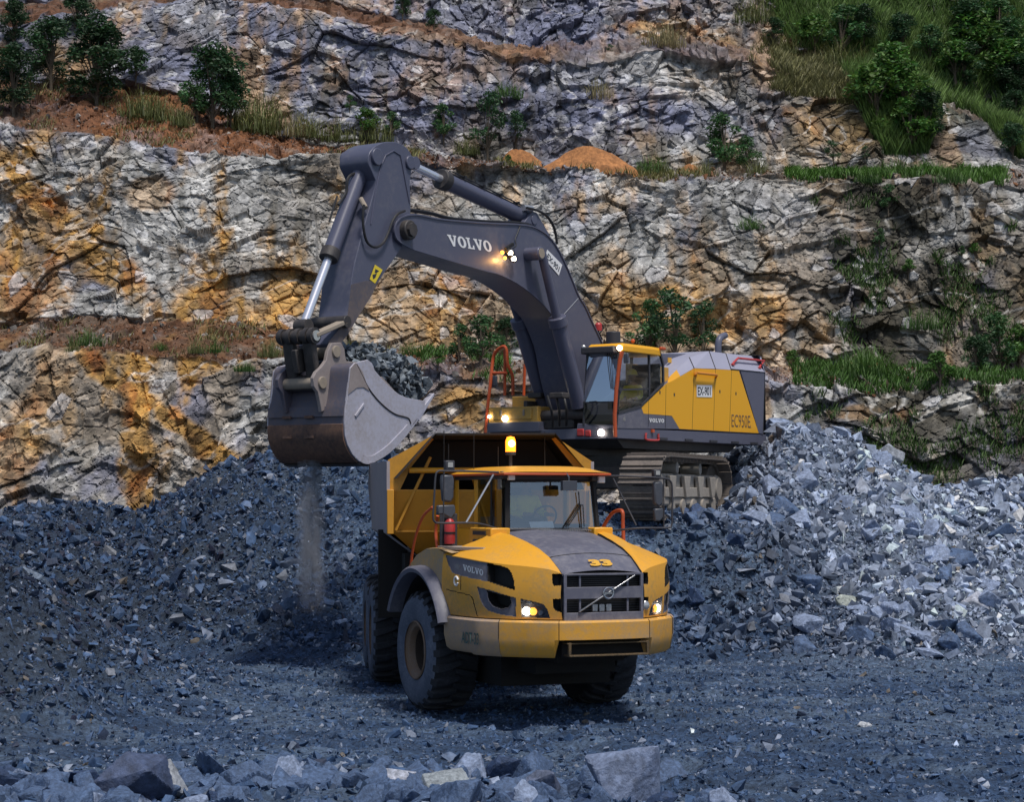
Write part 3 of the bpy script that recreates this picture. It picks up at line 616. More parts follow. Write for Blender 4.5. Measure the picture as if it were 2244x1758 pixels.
for sgn in (1, -1):
    fl = patch("flank", ~holes & ~ss_, 0, M_yel, truck, sgn, wall=False)
    patch("panel_seam", ss_, -.012, M_black, fl, sgn)
    patch("air_intake", m_up & ~m_upg, -.16, M_black, fl, sgn)
    patch("intake_trim", m_upg, -.012, M_grey, fl, sgn)
    patch("lower_intake_trim", m_lo & ~m_lob, -.02, M_grey, fl, sgn); patch("lower_air_intake", m_lob, -.2, M_black, fl, sgn, base=-.02)
    patch("front_notch", m_n1, -.12, M_black, fl, sgn); patch("front_notch", m_n2, -.12, M_black, fl, sgn)
    hl = patch("headlight", m_hl, -.05, M_dgrey, truck, sgn)
    patch("lens", m_hl, -.004, M_lens, hl, sgn, wall=False)
    for (cx, cy, r, mt, nm) in ((995, 1070, .062, M_lamp, "lamp"), (1034, 1071, .058, M_amber, "indicator"), (1078, 1079, .04, M_lampoff, "small_lamp"), (1012, 1020, .03, M_lampoff, "small_lamp")):
        u, v = uv_of(cx, cy); i, j = int(u * NU), int(v * NV); p = SG_[i, j] - _nrm[i, j] * .045; q = SG_[i, j] - _nrm[i, j] * .012
        MB().lathe([(r, 0), (r, .6), (r * .6, 1.0)], (p[0], p[1] * sgn, p[2]), ((q - p)[0], (q - p)[1] * sgn, (q - p)[2]), 20).build(nm, mt, hl) if False else \
            MB().cyl((p[0], p[1] * sgn, p[2]), (q[0], q[1] * sgn, q[2]), r, 20, r * .85).build(nm, mt, hl)
    # shoulder between bonnet edge and flank crease, and rear fender over the wheel
    rws = []
    for i in range(0, NU + 1, 5):
        o = SG_[i, NV]; u = i / NU; xi = float(np.interp(u, [0, 1], [1.35, 3.12])); ip = np.array([xi, -hood_w(xi), hood_z(xi)])
        row = []
        for t in np.linspace(0, 1, 9):
            p = o * (1 - t) + ip * t; p[2] += .05 * math.sin(math.pi * t) * (1 - u) + .07 * math.exp(-((t - .82) / .16) ** 2) * (1 - u ** 2); row.append((p[0], p[1] * sgn, p[2]))
        rws.append(row)
    MB().grid(rws).build("shoulder", M_yel, truck, smooth=50)
    Y_ = -1.635 * sgn
    arc = [(.12 + 1.2 * math.cos(a), .95 + 1.2 * math.sin(a)) for a in np.linspace(R(31), R(148), 22)]
    out = [(1.16, 1.57)] + arc + [(-1.0, 1.66), (-.86, 1.95), (-.55, 2.2), (-.15, 2.4), (.25, 2.5), (.7, 2.52), (1.0, 2.46), (1.0, 1.57)]
    MB().prism([(x, Y_, z) for x, z in out[:-1] + [(.99, 2.44), (1.0, 1.57)]], .06 * sgn).build("wheel_fender", M_yel_dusty, truck, bevel=.008)
    top = [(-1.0, 1.66), (-.86, 1.95), (-.55, 2.2), (-.15, 2.4), (.25, 2.5), (.7, 2.52), (1.35, 2.46)]
    mb = MB(); mb.grid([[(x, Y_, z), (x, Y_ + .15 * sgn, z + .02), (x, -.68 * sgn, z + .02)] for x, z in top]); mb.build("fender_top", M_yel_dusty, truck, smooth=50)
    # broad grey arch lip
    prof = [(1.20, -1.60), (1.30, -1.62), (1.285, -1.80), (1.25, -1.83), (1.19, -1.81), (1.18, -1.45)]
    mb = MB(); rw = []
    for a in np.linspace(R(22), R(154), 34): rw.append([(.12 + r * math.cos(a), y * sgn, .95 + r * math.sin(a)) for r, y in prof])
    mb.grid(rw).build("arch_lip", M_grey, truck, smooth=50)
    MB().grid([[(.12 + 1.17 * math.cos(a), y * sgn, .95 + 1.17 * math.sin(a)) for y in (-1.6, -.8)] for a in np.linspace(R(10), R(165), 20)]).build("arch_liner", M_black, truck, smooth=50)
    # deck plate
    MB().prism([(x, y * sgn, 2.50) for x, y in ((.55, -1.56), (1.25, -1.54), (1.75, -1.3), (1.6, -.9), (.5, -.72))], .05, 2).build("deck_plate", M_tread, truck, bevel=.006)
    b = MB(); b.box((.95, -.86 * sgn, 2.66), (.85, .32, .34)); bo = b.build("step_box", M_yel, truck, bevel=.02)
    for z in (2.62, 2.75): MB().box((.93, -1.025 * sgn, z), (.5, .02, .06)).build("louvre", M_dgrey, bo)
# bonnet
xsn = list(np.linspace(.95, 3.12, 30)); rws = []
for x in xsn:
    w = hood_w(x); z = hood_z(x); rws.append([(x + .03 * math.cos(t * math.pi / 2) * (x > 2.9), w * t, z + .055 * (1 - t * t) - (.0 if abs(t) < .97 else .02)) for t in np.linspace(-1, 1, 21)])
hood = MB().grid(rws).build("bonnet", M_grey, truck, smooth=25)
mb = MB()
for sgn in (1, -1): mb.tube([(x, sgn * (hood_w(x) + .004), hood_z(x) - .004) for x in xsn], .012, 6)
mb.build("bonnet_gap", M_black, hood)
MB().tube([(2.715, y, hood_z(2.715) + .055 * (1 - (y / .66) ** 2) + .001) for y in np.linspace(-.66, .66, 15)], .006, 5).build("bonnet_seam", M_black, hood)
mb = MB()
for k in range(22):
    y = -.15 + k * .038; mb.beam((1.12, y, hood_z(1.12) + .056), (1.34, y + .01, hood_z(1.34) + .056), .014, .012)
mb.build("bonnet_vent", M_lampoff, hood)
mb = MB(); mb.box((1.02, .1, 2.80), (.28, 1.55, .05)); mb.build("scuttle", M_dgrey, truck, bevel=.015)
uu = Vector((2.87 - 3.06, 0, 2.345 - 2.225)).normalized()
text("number", "33", Vector((3.095, -.165, 2.305)), (0, 1, 0), uu, .165, .36, M_num, hood, bold=.06)
# grille
gx = 3.13; gl = MB()
gl.box((gx, .01, 1.92), (.05, 1.25, .17)); gl.box((gx, .01, 1.575), (.05, 1.25, .13)); gl.box((gx, .01, 2.185), (.05, 1.25, .03))
for y in (-.60, .62): gl.box((gx, y, 1.85), (.052, .045, .68))
for y in (-.36, .40): gl.box((gx - .012, y, 2.09), (.03, .03, .17)); gl.box((gx - .012, y, 1.74), (.03, .03, .19))
grille = gl.build("grille", M_grey, truck, bevel=.006)
MB().box((gx - .13, .01, 1.86), (.02, 1.3, .72)).build("grille_backing", M_black, grille)
mb = MB()
for y in (-.10, .01, .12): mb.box((gx - .07, y, 1.70), (.06, .085, .11))
mb.build("horn_unit", M_lampoff, grille, bevel=.01)
mb = MB()
for z in np.linspace(2.03, 2.15, 5): mb.box((gx - .06, .01, z), (.012, 1.2, .008))
for z in np.linspace(1.67, 1.81, 5): mb.box((gx - .08, .01, z), (.012, 1.2, .008))
mb.build("grille_mesh", M_dgrey, grille)
mb = MB(); mb.beam((gx + .045, -.40, 1.655), (gx + .045, .49, 2.165), .018, .040, up=(1, 0, 0)); mb.build("diagonal_bar", M_chrome, grille, bevel=.004)
mb = MB(); c0 = Vector((gx + .062, .06, 1.915)); mb.tube([c0 + Vector((0, .078 * math.cos(t), .078 * math.sin(t))) for t in np.linspace(0, 2 * math.pi, 29)[:-1]], .014, 8, closed=True)
mb.box(c0, (.012, .12, .028)); mb.beam(c0 + Vector((0, .05, .05)), c0 + Vector((0, .085, .085)), .012, .02, up=(1, 0, 0)); mb.build("ring_emblem", M_chrome, grille)
MB().sphere((3.10, .70, 1.72), .065, 14, (.6, 1, 1.1)).build("side_lamp", M_lampoff, grille)
# lettering on the intake trim (left of the picture) and round marker
def surf_frame(px, py, off=.004):
    u, v = uv_of(px, py); i, j = min(int(round(u * NU)), NU - 1), min(int(round(v * NV)), NV - 1); p = Vector(SG_[i, j] + _nrm[i, j] * off); r = Vector(SG_[min(i + 3, NU), j] - SG_[i, j]).normalized(); n = Vector(_nrm[i, j]); return p, r, n
p, r, n = surf_frame(628, 828, .0); mb = MB(); r = (r + Vector((0, 0, -.05))).normalized(); slab_word(mb, p, r, Vector((-.03, 0, 1)), .088, .62, n); mb.build("lettering", M_white, fl if False else truck, smooth=0)
p, r, n = surf_frame(582, 822, .0); mb = MB()
for k in range(3): mb.add([p + r * (k * .05) + Vector((0, 0, 0)), p + r * (k * .05 + .03), p + r * (k * .05 + .055) + Vector((0, 0, .08)), p + r * (k * .05 + .025) + Vector((0, 0, .08))], [(0, 1, 2, 3)])
mb.build("stripe_mark", M_lampoff, truck, smooth=0)
p, r, n = surf_frame(590, 893, .006); mb = MB(); u3 = Vector((0, 0, 1))
ro = [p + (r * math.cos(t) + u3 * math.sin(t)) * .062 for t in np.linspace(.35, 5.95, 24)]; mb.tube(ro, .016, 8); mb.build("round_marker", M_white, truck)

# bumper ------------------------------------------------------------
bp = [(1.18, -1.69), (1.7, -1.67), (2.25, -1.60), (2.60, -1.40), (2.95, -1.05), (3.20, -.72), (3.27, -.4), (3.28, 0)]
full = bp + [(x, -y) for x, y in bp[:-1][::-1]]
def bprof(x, y):
    # outward normal in plan approximated from the centre line
    c = Vector((1.6, 0)); d = Vector((x, y)) - c; d.normalize(); mid = abs(y) < .73; bz = 1.245 if mid else 1.0 + .02 * (x < 2)
    return [(x - d.x * .30, y - d.y * .30, 1.525), (x - d.x * .03, y - d.y * .03, 1.53), (x, y, 1.50), (x, y, 1.26), (x - d.x * .04, y - d.y * .04, bz + .05), (x - d.x * .10, y - d.y * .10, bz), (x - d.x * .5, y - d.y * .5, bz + .02)]
bl = []
for k in range(len(full) - 1):
    a, b = Vector(full[k]), Vector(full[k + 1]); m = max(1, int((b - a).length / .06))
    for q in range(m): bl.append(a + (b - a) * q / m)
bl.append(Vector(full[-1]))
sm = [bl[0]] + [(bl[i - 1] + bl[i] * 2 + bl[i + 1]) / 4 for i in range(1, len(bl) - 1)] + [bl[-1]]
M_bump = paint("bumper_paint", (.72, .34, .018), .5, dirt=(.38, .27, .16), amt=.55, scale=1.1, bump=.006)
M_bump_s = paint("dusty_bumper_paint", (.52, .32, .13), .6, dirt=(.34, .26, .21), amt=.8, scale=1.6, bump=.006)
rwl = [bprof(p.x, p.y) for p in sm]
ks = [i for i, p in enumerate(sm) if p.y < -1.42]; k1 = ks[-1] + 1; k2 = len(sm) - k1
bumper = MB().grid(rwl[k1:k2]).build("bumper", M_bump, truck, smooth=40)
for rr_ in (rwl[:k1 + 1], rwl[k2 - 1:]): MB().grid([[(x, y * 1.003, z) for x, y, z in r] for r in rr_]).build("bumper_end", M_bump_s, bumper, smooth=40)
for i in (k1, k2 - 1, min(range(len(sm)), key=lambda i: abs(sm[i].y + .72) + (sm[i].x < 2) * 9), min(range(len(sm)), key=lambda i: abs(sm[i].y - .72) + (sm[i].x < 2) * 9)):
    MB().tube([(x + .003, y * 1.004, z) for x, y, z in rwl[i][1:4]], .005, 5).build("bumper_seam", M_black, bumper)
st = MB(); st.box((3.12, .05, 1.03), (.26, 1.25, .025)); st.box((3.12, .05, 1.205), (.2, 1.3, .02))
for y in (-.56, .68): st.box((3.20, y, 1.12), (.05, .04, .2))
st.build("front_step", paint("grimy_step", (.16, .10, .04), .7, dirt=(.05, .04, .03), amt=.6, scale=3), bumper, bevel=.006)
MB().box((3.02, .05, 1.12), (.02, 1.3, .24)).build("step_backing", M_soot_shade, bumper)
a = FT.hit(*Z1(722, 1212), 1, -1.705); b = FT.hit(*Z1(850, 1225), 1, -1.65)
rdir = Vector((.52, .075, 0)); text("lettering", "ADT-33", (1.83, -1.672, 1.16), rdir, (0, 0, 1), .17, .50, M_ink, bumper, bold=.015)

# cab ---------------------------------------------------------------
y0, y1 = -.70, .90; xb, xf = -.95, 1.08; zb, zs, zt = 2.3, 2.80, 3.63
cb = MB()
cb.box(((xb + xf) / 2, (y0 + y1) / 2, 2.52), (xf - xb, y1 - y0, .56)); cb.box((xb + .03, (y0 + y1) / 2, 3.22), (.06, y1 - y0, .84))
cb.box((-.86, y0 + .03, 3.22), (.2, .06, .84)); cb.box((-.03, y0 + .03, 3.22), (.15, .06, .84)); cb.box((-.86, y1 - .03, 3.22), (.2, .06, .84)); cb.box((-.03, y1 - .03, 3.22), (.15, .06, .84))
cab = cb.build("cab", M_yel, truck, bevel=.015)
bk = MB(); bk.beam((xf + .04, y0 + .06, zs), (xf - .04, y0 + .1, zt), .07, .07); bk.beam((xf + .04, y1 - .04, zs), (xf - .04, y1 - .08, zt), .07, .07)
bk.box((xf - .02, .1, zt - .04), (.06, 1.5, .12)); bk.box((.55, y0 + .02, zt - .02), (1.1, .05, .06)); bk.box((.55, y0 + .02, zs - .01), (1.1, .05, .05)); bk.box((.62, y0 + .02, 3.2), (.06, .05, .86))
bk.build("window_frame", M_black, cab)
MB().grid([[(xf + .05, -.60, zs), (xf + .075, .1, zs), (xf + .05, .82, zs)], [(xf - .0, -.58, 3.2), (xf + .03, .1, 3.2), (xf + .0, .8, 3.2)], [(xf - .04, -.56, zt - .06), (xf - .01, .1, zt - .06), (xf - .04, .78, zt - .06)]]).build("windscreen", M_glass, cab, smooth=60)
for sgn, yy in ((1, y0), (-1, y1)):
    MB().add([(.06, yy, zs), (.6, yy, zs), (.6, yy, zt), (.06, yy, zt)], [(0, 1, 2, 3)]).build("side_window", M_glass_side, cab, smooth=0)
    MB().add([(.65, yy, zs), (xf, yy, zs), (xf - .05, yy, zt), (.65, yy, zt)], [(0, 1, 2, 3)]).build("side_window", M_glass_side, cab, smooth=0)
    MB().add([(-.75, yy, zs), (-.1, yy, zs), (-.1, yy, zt), (-.75, yy, zt)], [(0, 1, 2, 3)]).build("side_window", M_glass_side, cab, smooth=0)
rf = MB(); rws = []
for x in np.linspace(-1.05, 1.34, 16):
    ex = 1 - ((x - .15) / 1.22) ** 6; rws.append([(x, .1 + t * .89, 3.665 + .115 * max(0, (1 - abs(t) ** 5)) * max(.12, ex)) for t in np.linspace(-1, 1, 21)])
rf.grid(rws); rf.add([(-1.05, -.79, 3.665), (1.34, -.79, 3.665), (1.34, .99, 3.665), (-1.05, .99, 3.665)], [(0, 1, 2, 3)])
roof = rf.build("cab_roof", M_yel, truck, smooth=50)
MB().box((.15, .1, 3.645), (2.42, 1.80, .035)).build("roof_trim", M_orange, roof, bevel=.01)
MB().box((.1, .1, 3.6), (2.0, 1.62, .06)).build("roof_lining", M_dgrey, roof)
# cab interior
it = MB(); it.box((-.35, .24, 2.85), (.5, .5, .14)); it.box((-.58, .24, 3.15), (.14, .48, .6)); it.box((.82, .1, 2.83), (.3, 1.4, .1)); it.build("cab_seat", M_dgrey, cab, bevel=.03)
mb = MB(); c0 = Vector((.52, .24, 2.98)); mb.tube([c0 + Vector((.09 * math.cos(t), .2 * math.sin(t), .18 * math.cos(t))) for t in np.linspace(0, 6.28, 25)[:-1]], .016, 6, closed=True); mb.cyl(c0, (.7, .24, 2.8), .03, 8); mb.build("steering_wheel", M_black, cab)
MB().add([(-.86, .0, 2.98), (-.86, .6, 2.98), (-.86, .6, 3.5), (-.86, .0, 3.5)], [(0, 1, 2, 3)]).build("rear_window", paint("daylit_rear_window", (.32, .33, .30), .4, amt=.2), cab, smooth=0)  # opaque panel, daylight through the window put into its pale grey
lin = MB(); lin.box((xb + .075, y0 + .22, 3.2), (.02, .4, .85)); lin.box((xb + .075, y1 - .2, 3.2), (.02, .36, .85)); lin.box((xb + .075, .1, 2.88), (.02, 1.5, .2)); lin.box((xb + .075, .1, 3.56), (.02, 1.5, .12)); lin.build('cab_lining', M_lining, cab)
# wipers, hanging mirror
mb = MB()
for ya, yb_ in ((.30, .58), (.34, .60), (.62, .62)): mb.tube([(xf + .10, ya, 2.84), (xf + .075, (ya + yb_) / 2, 3.0), (xf + .05, yb_, 3.18)], .009, 6)
mb.beam((xf + .08, .58, 2.82), (xf + .045, .55, 3.38), .016, .012); mb.beam((xf + .08, .25, 2.80), (xf + .045, .56, 3.2), .016, .012); mb.build("wiper", M_black, cab)
mb = MB(); mb.tube([(1.33, .25, 3.66), (1.42, .25, 3.6), (1.42, .25, 3.52)], .014, 8); mb.box((1.42, .25, 3.47), (.09, .24, .15)); mb.build("front_mirror", M_mirror, truck, bevel=.03)
# beacon, work lights, aerials
bq = MB(); bq.cyl((-.2, -.03, 3.75), (-.2, -.03, 3.98), .028, 10); bq.cyl((-.2, -.03, 3.97), (-.2, -.03, 4.02), .085, 18); be = bq.build("beacon", M_dgrey, truck)
MB().lathe([(.082, 0), (.082, .17), (.06, .235), (.0, .25)], (-.2, -.03, 4.02), (0, 0, 1), 20).build("beacon_lens", M_beacon, be, smooth=50)
MB().sphere((-.11, -.05, 4.15), .055, 14).build("beacon_bulb", M_beacon_core, be)
mb = MB()
for p in ((542, 200), (690, 205), (832, 215), (1105, 205), (515, 200)):
    q = TP(*p, 0, -.3); mb.tube([q + Vector((0, 0, -.1)), q + Vector((0, 0, .52 if p[0] in (690, 515, 1105) else .3))], .006, 5)
mb.build("aerial", M_black, truck)
for (px, py, x, k) in ((545, 215, 1.15, .15), (1757, 262, 1.15, .13)):
    q = TP(px, py, 0, x); MB().box(q, (.1, k, k * 1.0)).build("work_light", M_dgrey, truck, bevel=.015, frame=None)
    MB().box(q + Vector((.055, 0, .01)), (.01, k * .55, k * .5)).build("work_light_lens", M_lampoff, truck.children[-1] if False else [o for o in COL.objects if o.name.startswith("work_light")][-1])
for (px, py) in ((908, 280), (1435, 297)):
    q = TP(px, py, 0, 1.22); wl = MB().box(q, (.08, .105, .105)).build("roof_lamp", M_white, truck, bevel=.012); MB().box(q + Vector((-.06, -.09, .03)), (.1, .12, .1)).build("roof_lamp_bracket", M_dgrey, wl, bevel=.01)
# mirrors
def tubes(pts, r, name, mat, parent, n=8, frame=None):
    mb = MB(); mb.tube(pts, r, n); return mb.build(name, mat, parent, frame=frame)
def smoothpath(P, n=None): return [Vector(p) for p in catmull(P, n or len(P) * 5)]
T = lambda x, y, xx=1.2: TP(x, y, 0, xx)
ml = tubes(smoothpath([T(835, 255, 1.15), T(700, 250), T(520, 247), T(480, 250), T(466, 280), T(458, 400), T(452, 510), T(462, 545), T(500, 552), T(700, 553), T(830, 585, 1.1)], 60), .016, "mirror_frame", M_dgrey, truck)
tubes([T(515, 248), T(512, 550)], .011, "mirror_brace", M_dgrey, ml, 6); tubes([T(805, 268, 1.1), T(645, 550)], .016, "mirror_brace", M_lampoff, ml, 6)
MB().prism([T(505, 268), T(570, 268), T(577, 300), T(575, 400), T(560, 432), T(510, 425), T(500, 300)], -.1, 0).build("mirror", M_mirror, ml, bevel=.03)
MB().prism([T(480, 448), T(580, 445), T(585, 490), T(560, 528), T(510, 500), T(478, 505)], -.09, 0).build("lower_mirror", M_mirror, ml, bevel=.02)
mr_ = tubes(smoothpath([T(1455, 275, .9), T(1650, 280), T(1800, 290), T(1838, 305), T(1850, 350), T(1850, 500), T(1848, 560), T(1820, 580), T(1650, 582), T(1470, 600, .9)], 60), .016, "mirror_frame", M_dgrey, truck)
tubes([T(1800, 292), T(1802, 578)], .011, "mirror_brace", M_dgrey, mr_, 6); tubes([T(1505, 290, .9), T(1640, 565)], .014, "mirror_brace", M_dgrey, mr_, 6)
MB().prism([T(1745, 310), T(1790, 305), T(1802, 330), T(1800, 440), T(1775, 460), T(1748, 440)], -.1, 0).build("mirror", M_mirror, mr_, bevel=.03)
MB().prism([T(1748, 468), T(1800, 465), T(1802, 520), T(1780, 542), T(1750, 540)], -.08, 0).build("lower_mirror", M_mirror, mr_, bevel=.02)
# handrails and extinguisher
S = lambda x, y, yy=-1.66: TP(x, y, 1, yy)
tubes(smoothpath([S(320, 850, -1.62), S(328, 740, -1.62), S(355, 610, -1.62), S(395, 510, -1.62), S(450, 458, -1.62)], 30), .022, "handrail", M_orange, truck)
tubes(smoothpath([S(478, 705, -1.5), S(468, 620, -1.5), S(470, 560, -1.5), S(478, 510, -1.5)], 16), .026, "handrail", M_orange, truck)
S2 = lambda x, y: TP(x, y, 1, 1.45)
tubes(smoothpath([S2(1440, 605), S2(1455, 560), S2(1500, 495), S2(1540, 478), S2(1560, 490), S2(1562, 560), S2(1566, 670)], 40), .03, "handrail", M_orange, truck)
tubes([TP(1405, 470, 1, .95), TP(1398, 610, 1, .95)], .025, "handrail", M_orange, truck)
q = S(548, 600, -1.4); ex = MB().lathe([(.0, -.2), (.078, -.19), (.085, -.15), (.085, .12), (.06, .17), (.03, .2), (.03, .23)], q, (0, 0, 1), 20).build("fire_extinguisher", M_red, truck, smooth=50)
MB().box(q + Vector((0, 0, .25)), (.1, .12, .04)).build("extinguisher_valve", M_black, ex); MB().cyl(q + Vector((0, 0, -.04)), q + Vector((0, 0, -.01)), .092, 20).build("extinguisher_strap", M_black, ex)
MB().box(q + Vector((-.1, .02, .02)), (.04, .28, .5)).build("extinguisher_bracket", M_dgrey, ex, bevel=.01)
# chassis under the front unit; low wide boxes added to darken the underside
ch = MB(); ch.box((.6, 0, 1.35), (4.2, 1.1, .9)); ch.box((-.2, 0, .95), (.5, 2.2, .45)); ch.cyl((0, -1.2, .93), (0, 1.2, .93), .2, 16); ch.box((2.0, 0, 1.3), (1.3, 1.6, .5)); ch.box((.35, 0, .92), (2.3, 1.8, .9)); ch.box((1.7, 0, .95), (1.0, 1.3, .5)); ch.box((-.6, 0, 1.9), (1.0, 1.9, .8)); ch.build("chassis", M_soot_shade, truck)
ch = MB(); ch.box((-1.9, 0, 1.35), (4.2, 1.0, .6)); ch.box((-3.3, 0, 1.0), (2.6, 1.4, .4)); ch.box((-4.07, 0, 1.0), (.4, 2.8, .4)); ch.cyl((-3.1, -1.2, .93), (-3.1, 1.2, .93), .2, 14); ch.cyl((-5.04, -1.2, .93), (-5.04, 1.2, .93), .2, 14)
ch.box((-.9, 0, 2.0), (.8, 2.6, .7)); ch.box((-2.3, 0, .85), (1.2, 1.8, .7)); ch.box((-3.8, 0, 2.1), (5.0, 2.5, .5)); ch.build("rear_chassis", M_soot_shade, truck, frame=rear)
# dump body ----------------------------------------------------------
db = MB(); x0 = .35; L_ = -5.3
out = [(-1.64, 3.90), (-.93, 4.29), (1.08, 4.30), (1.74, 3.86), (1.74, 3.40), (1.66, 2.72), (1.15, 2.34), (-1.1, 2.34), (-1.55, 2.72), (-1.62, 3.40)]
rec = [(-.90, 4.24), (1.04, 4.25), (1.40, 3.80), (1.58, 3.42), (-1.44, 3.42), (-1.27, 3.78)]
# front plate as a ring round the recess
o3 = [(x0, y, z) for y, z in out]; i3 = [(x0, y, z) for y, z in rec]
def quad_between(a, b, c, d): db.add([a, b, c, d], [(0, 1, 2, 3)])
quad_between(o3[0], o3[1], i3[0], i3[5]); quad_between(o3[2], o3[3], i3[2], i3[1]); db.add([o3[3], o3[4], i3[3], i3[2]], [(0, 1, 2, 3)])
db.add([o3[0], i3[5], i3[4], o3[9]], [(0, 1, 2, 3)])
db.add([o3[9], i3[4], i3[3], o3[4]], [(0, 1, 2, 3)])
db.add([(x0, -1.62, 3.40), (x0, 1.74, 3.40), (x0 - .25, 1.66, 2.72), (x0 - .25, -1.55, 2.72)], [(0, 1, 2, 3)])
db.add([(x0 - .25, -1.55, 2.72), (x0 - .25, 1.66, 2.72), (x0 - .7, 1.15, 2.34), (x0 - .7, -1.1, 2.34)], [(0, 1, 2, 3)])
body = db.build("dump_body", M_yel_body, truck, smooth=0, frame=rear)
mb = MB(); r2 = [(x0 - .75, y * .97, z - .02) for y, z in rec]; n = len(rec)
mb.add(i3 + r2, [(i, (i + 1) % n, n + (i + 1) % n, n + i) for i in range(n)] + [tuple(range(n, 2 * n))]); mb.add([o3[1], o3[2], i3[1], i3[0]], [(0, 1, 2, 3)]); mb.build("headboard_recess", M_black, body, smooth=0)
for (sy, sd_) in ((-1, 1), (1, 1)):
    yy = -1.66 if sy < 0 else 1.74
    mb = MB(); mb.prism([(x0, yy, 3.88), (L_, yy, 3.95), (L_ - .3, yy, 3.5), (L_ + .3, yy * .97, 2.7), (x0 - .2, yy * .97, 2.70), (x0 + .02, yy, 3.4)], .05 * -sy)
    mb.add([(x0 - .2, yy * .97, 2.7), (L_ + .3, yy * .97, 2.7), (L_ + .6, yy * .66, 2.3), (x0 - .6, yy * .66, 2.32)], [(0, 1, 2, 3)])
    sp = mb.build("body_side", M_dust_side, body, smooth=0)
mb = MB(); mb.add([(x0, -.93, 4.29), (x0, 1.08, 4.30), (x0 + .55, 1.02, 4.33), (x0 + .55, -.9, 4.32), (x0, -.93, 4.25), (x0, 1.08, 4.26), (x0 + .55, 1.02, 4.30), (x0 + .55, -.9, 4.29)], [(0, 1, 2, 3), (7, 6, 5, 4), (3, 2, 6, 7), (0, 3, 7, 4), (1, 2, 6, 5)])
mb.add([(x0, -.93, 4.29), (x0 + .55, -.9, 4.32), (x0 + .12, -1.5, 3.6), (x0, -1.55, 3.6)], [(0, 1, 2, 3)]); mb.add([(x0, 1.08, 4.3), (x0 + .55, 1.02, 4.33), (x0 + .12, 1.62, 3.7), (x0, 1.66, 3.7)], [(0, 1, 2, 3)])
mb.build("rock_guard", M_soot_shade, body, smooth=0)
mb = MB(); mb.cyl((x0 + .08, -1.30, 3.73), (x0 + .08, 1.42, 3.74), .045, 12); mb.build("cross_tube", M_yel, body)
mb = MB(); mb.box((x0 + .03, -1.60, 3.06), (.07, .11, .72)); mb.box((x0 + .03, 1.7, 3.06), (.07, .1, .72)); mb.beam((x0 + .04, -.95, 3.95), (x0 - .1, -1.5, 2.75), .05, .05); mb.beam((x0 - .21, -1.5, 2.74), (x0 - .21, 1.6, 2.74), .05, .04); mb.build("front_rib", M_yel_body, body, bevel=.01)
mb = MB(); mb.add([(x0 - .6, -1.1, 2.33), (x0 - .6, 1.15, 2.33), (L_ + .5, 1.15, 2.3), (L_ + .5, -1.1, 2.3)], [(0, 1, 2, 3)]); mb.add([(L_, -1.6, 3.3), (L_, 1.7, 3.3), (x0 - .2, 1.7, 2.9), (x0 - .2, -1.6, 2.9)], [(0, 1, 2, 3)]); mb.build("body_floor", M_soot_shade, body, smooth=0)
mb = MB(); mb.box((-1.35, -1.45, 2.0), (.05, .5, 1.5)); mb.box((-1.78, -1.42, 2.25), (.86, .42, .12)); mb.build("mudguard", M_soot_shade, truck, frame=rear, bevel=.01); MB().box((-1.35, 1.5, 2.0), (.05, .5, 1.2)).build("mudguard", M_soot_shade, truck, frame=rear, bevel=.01)
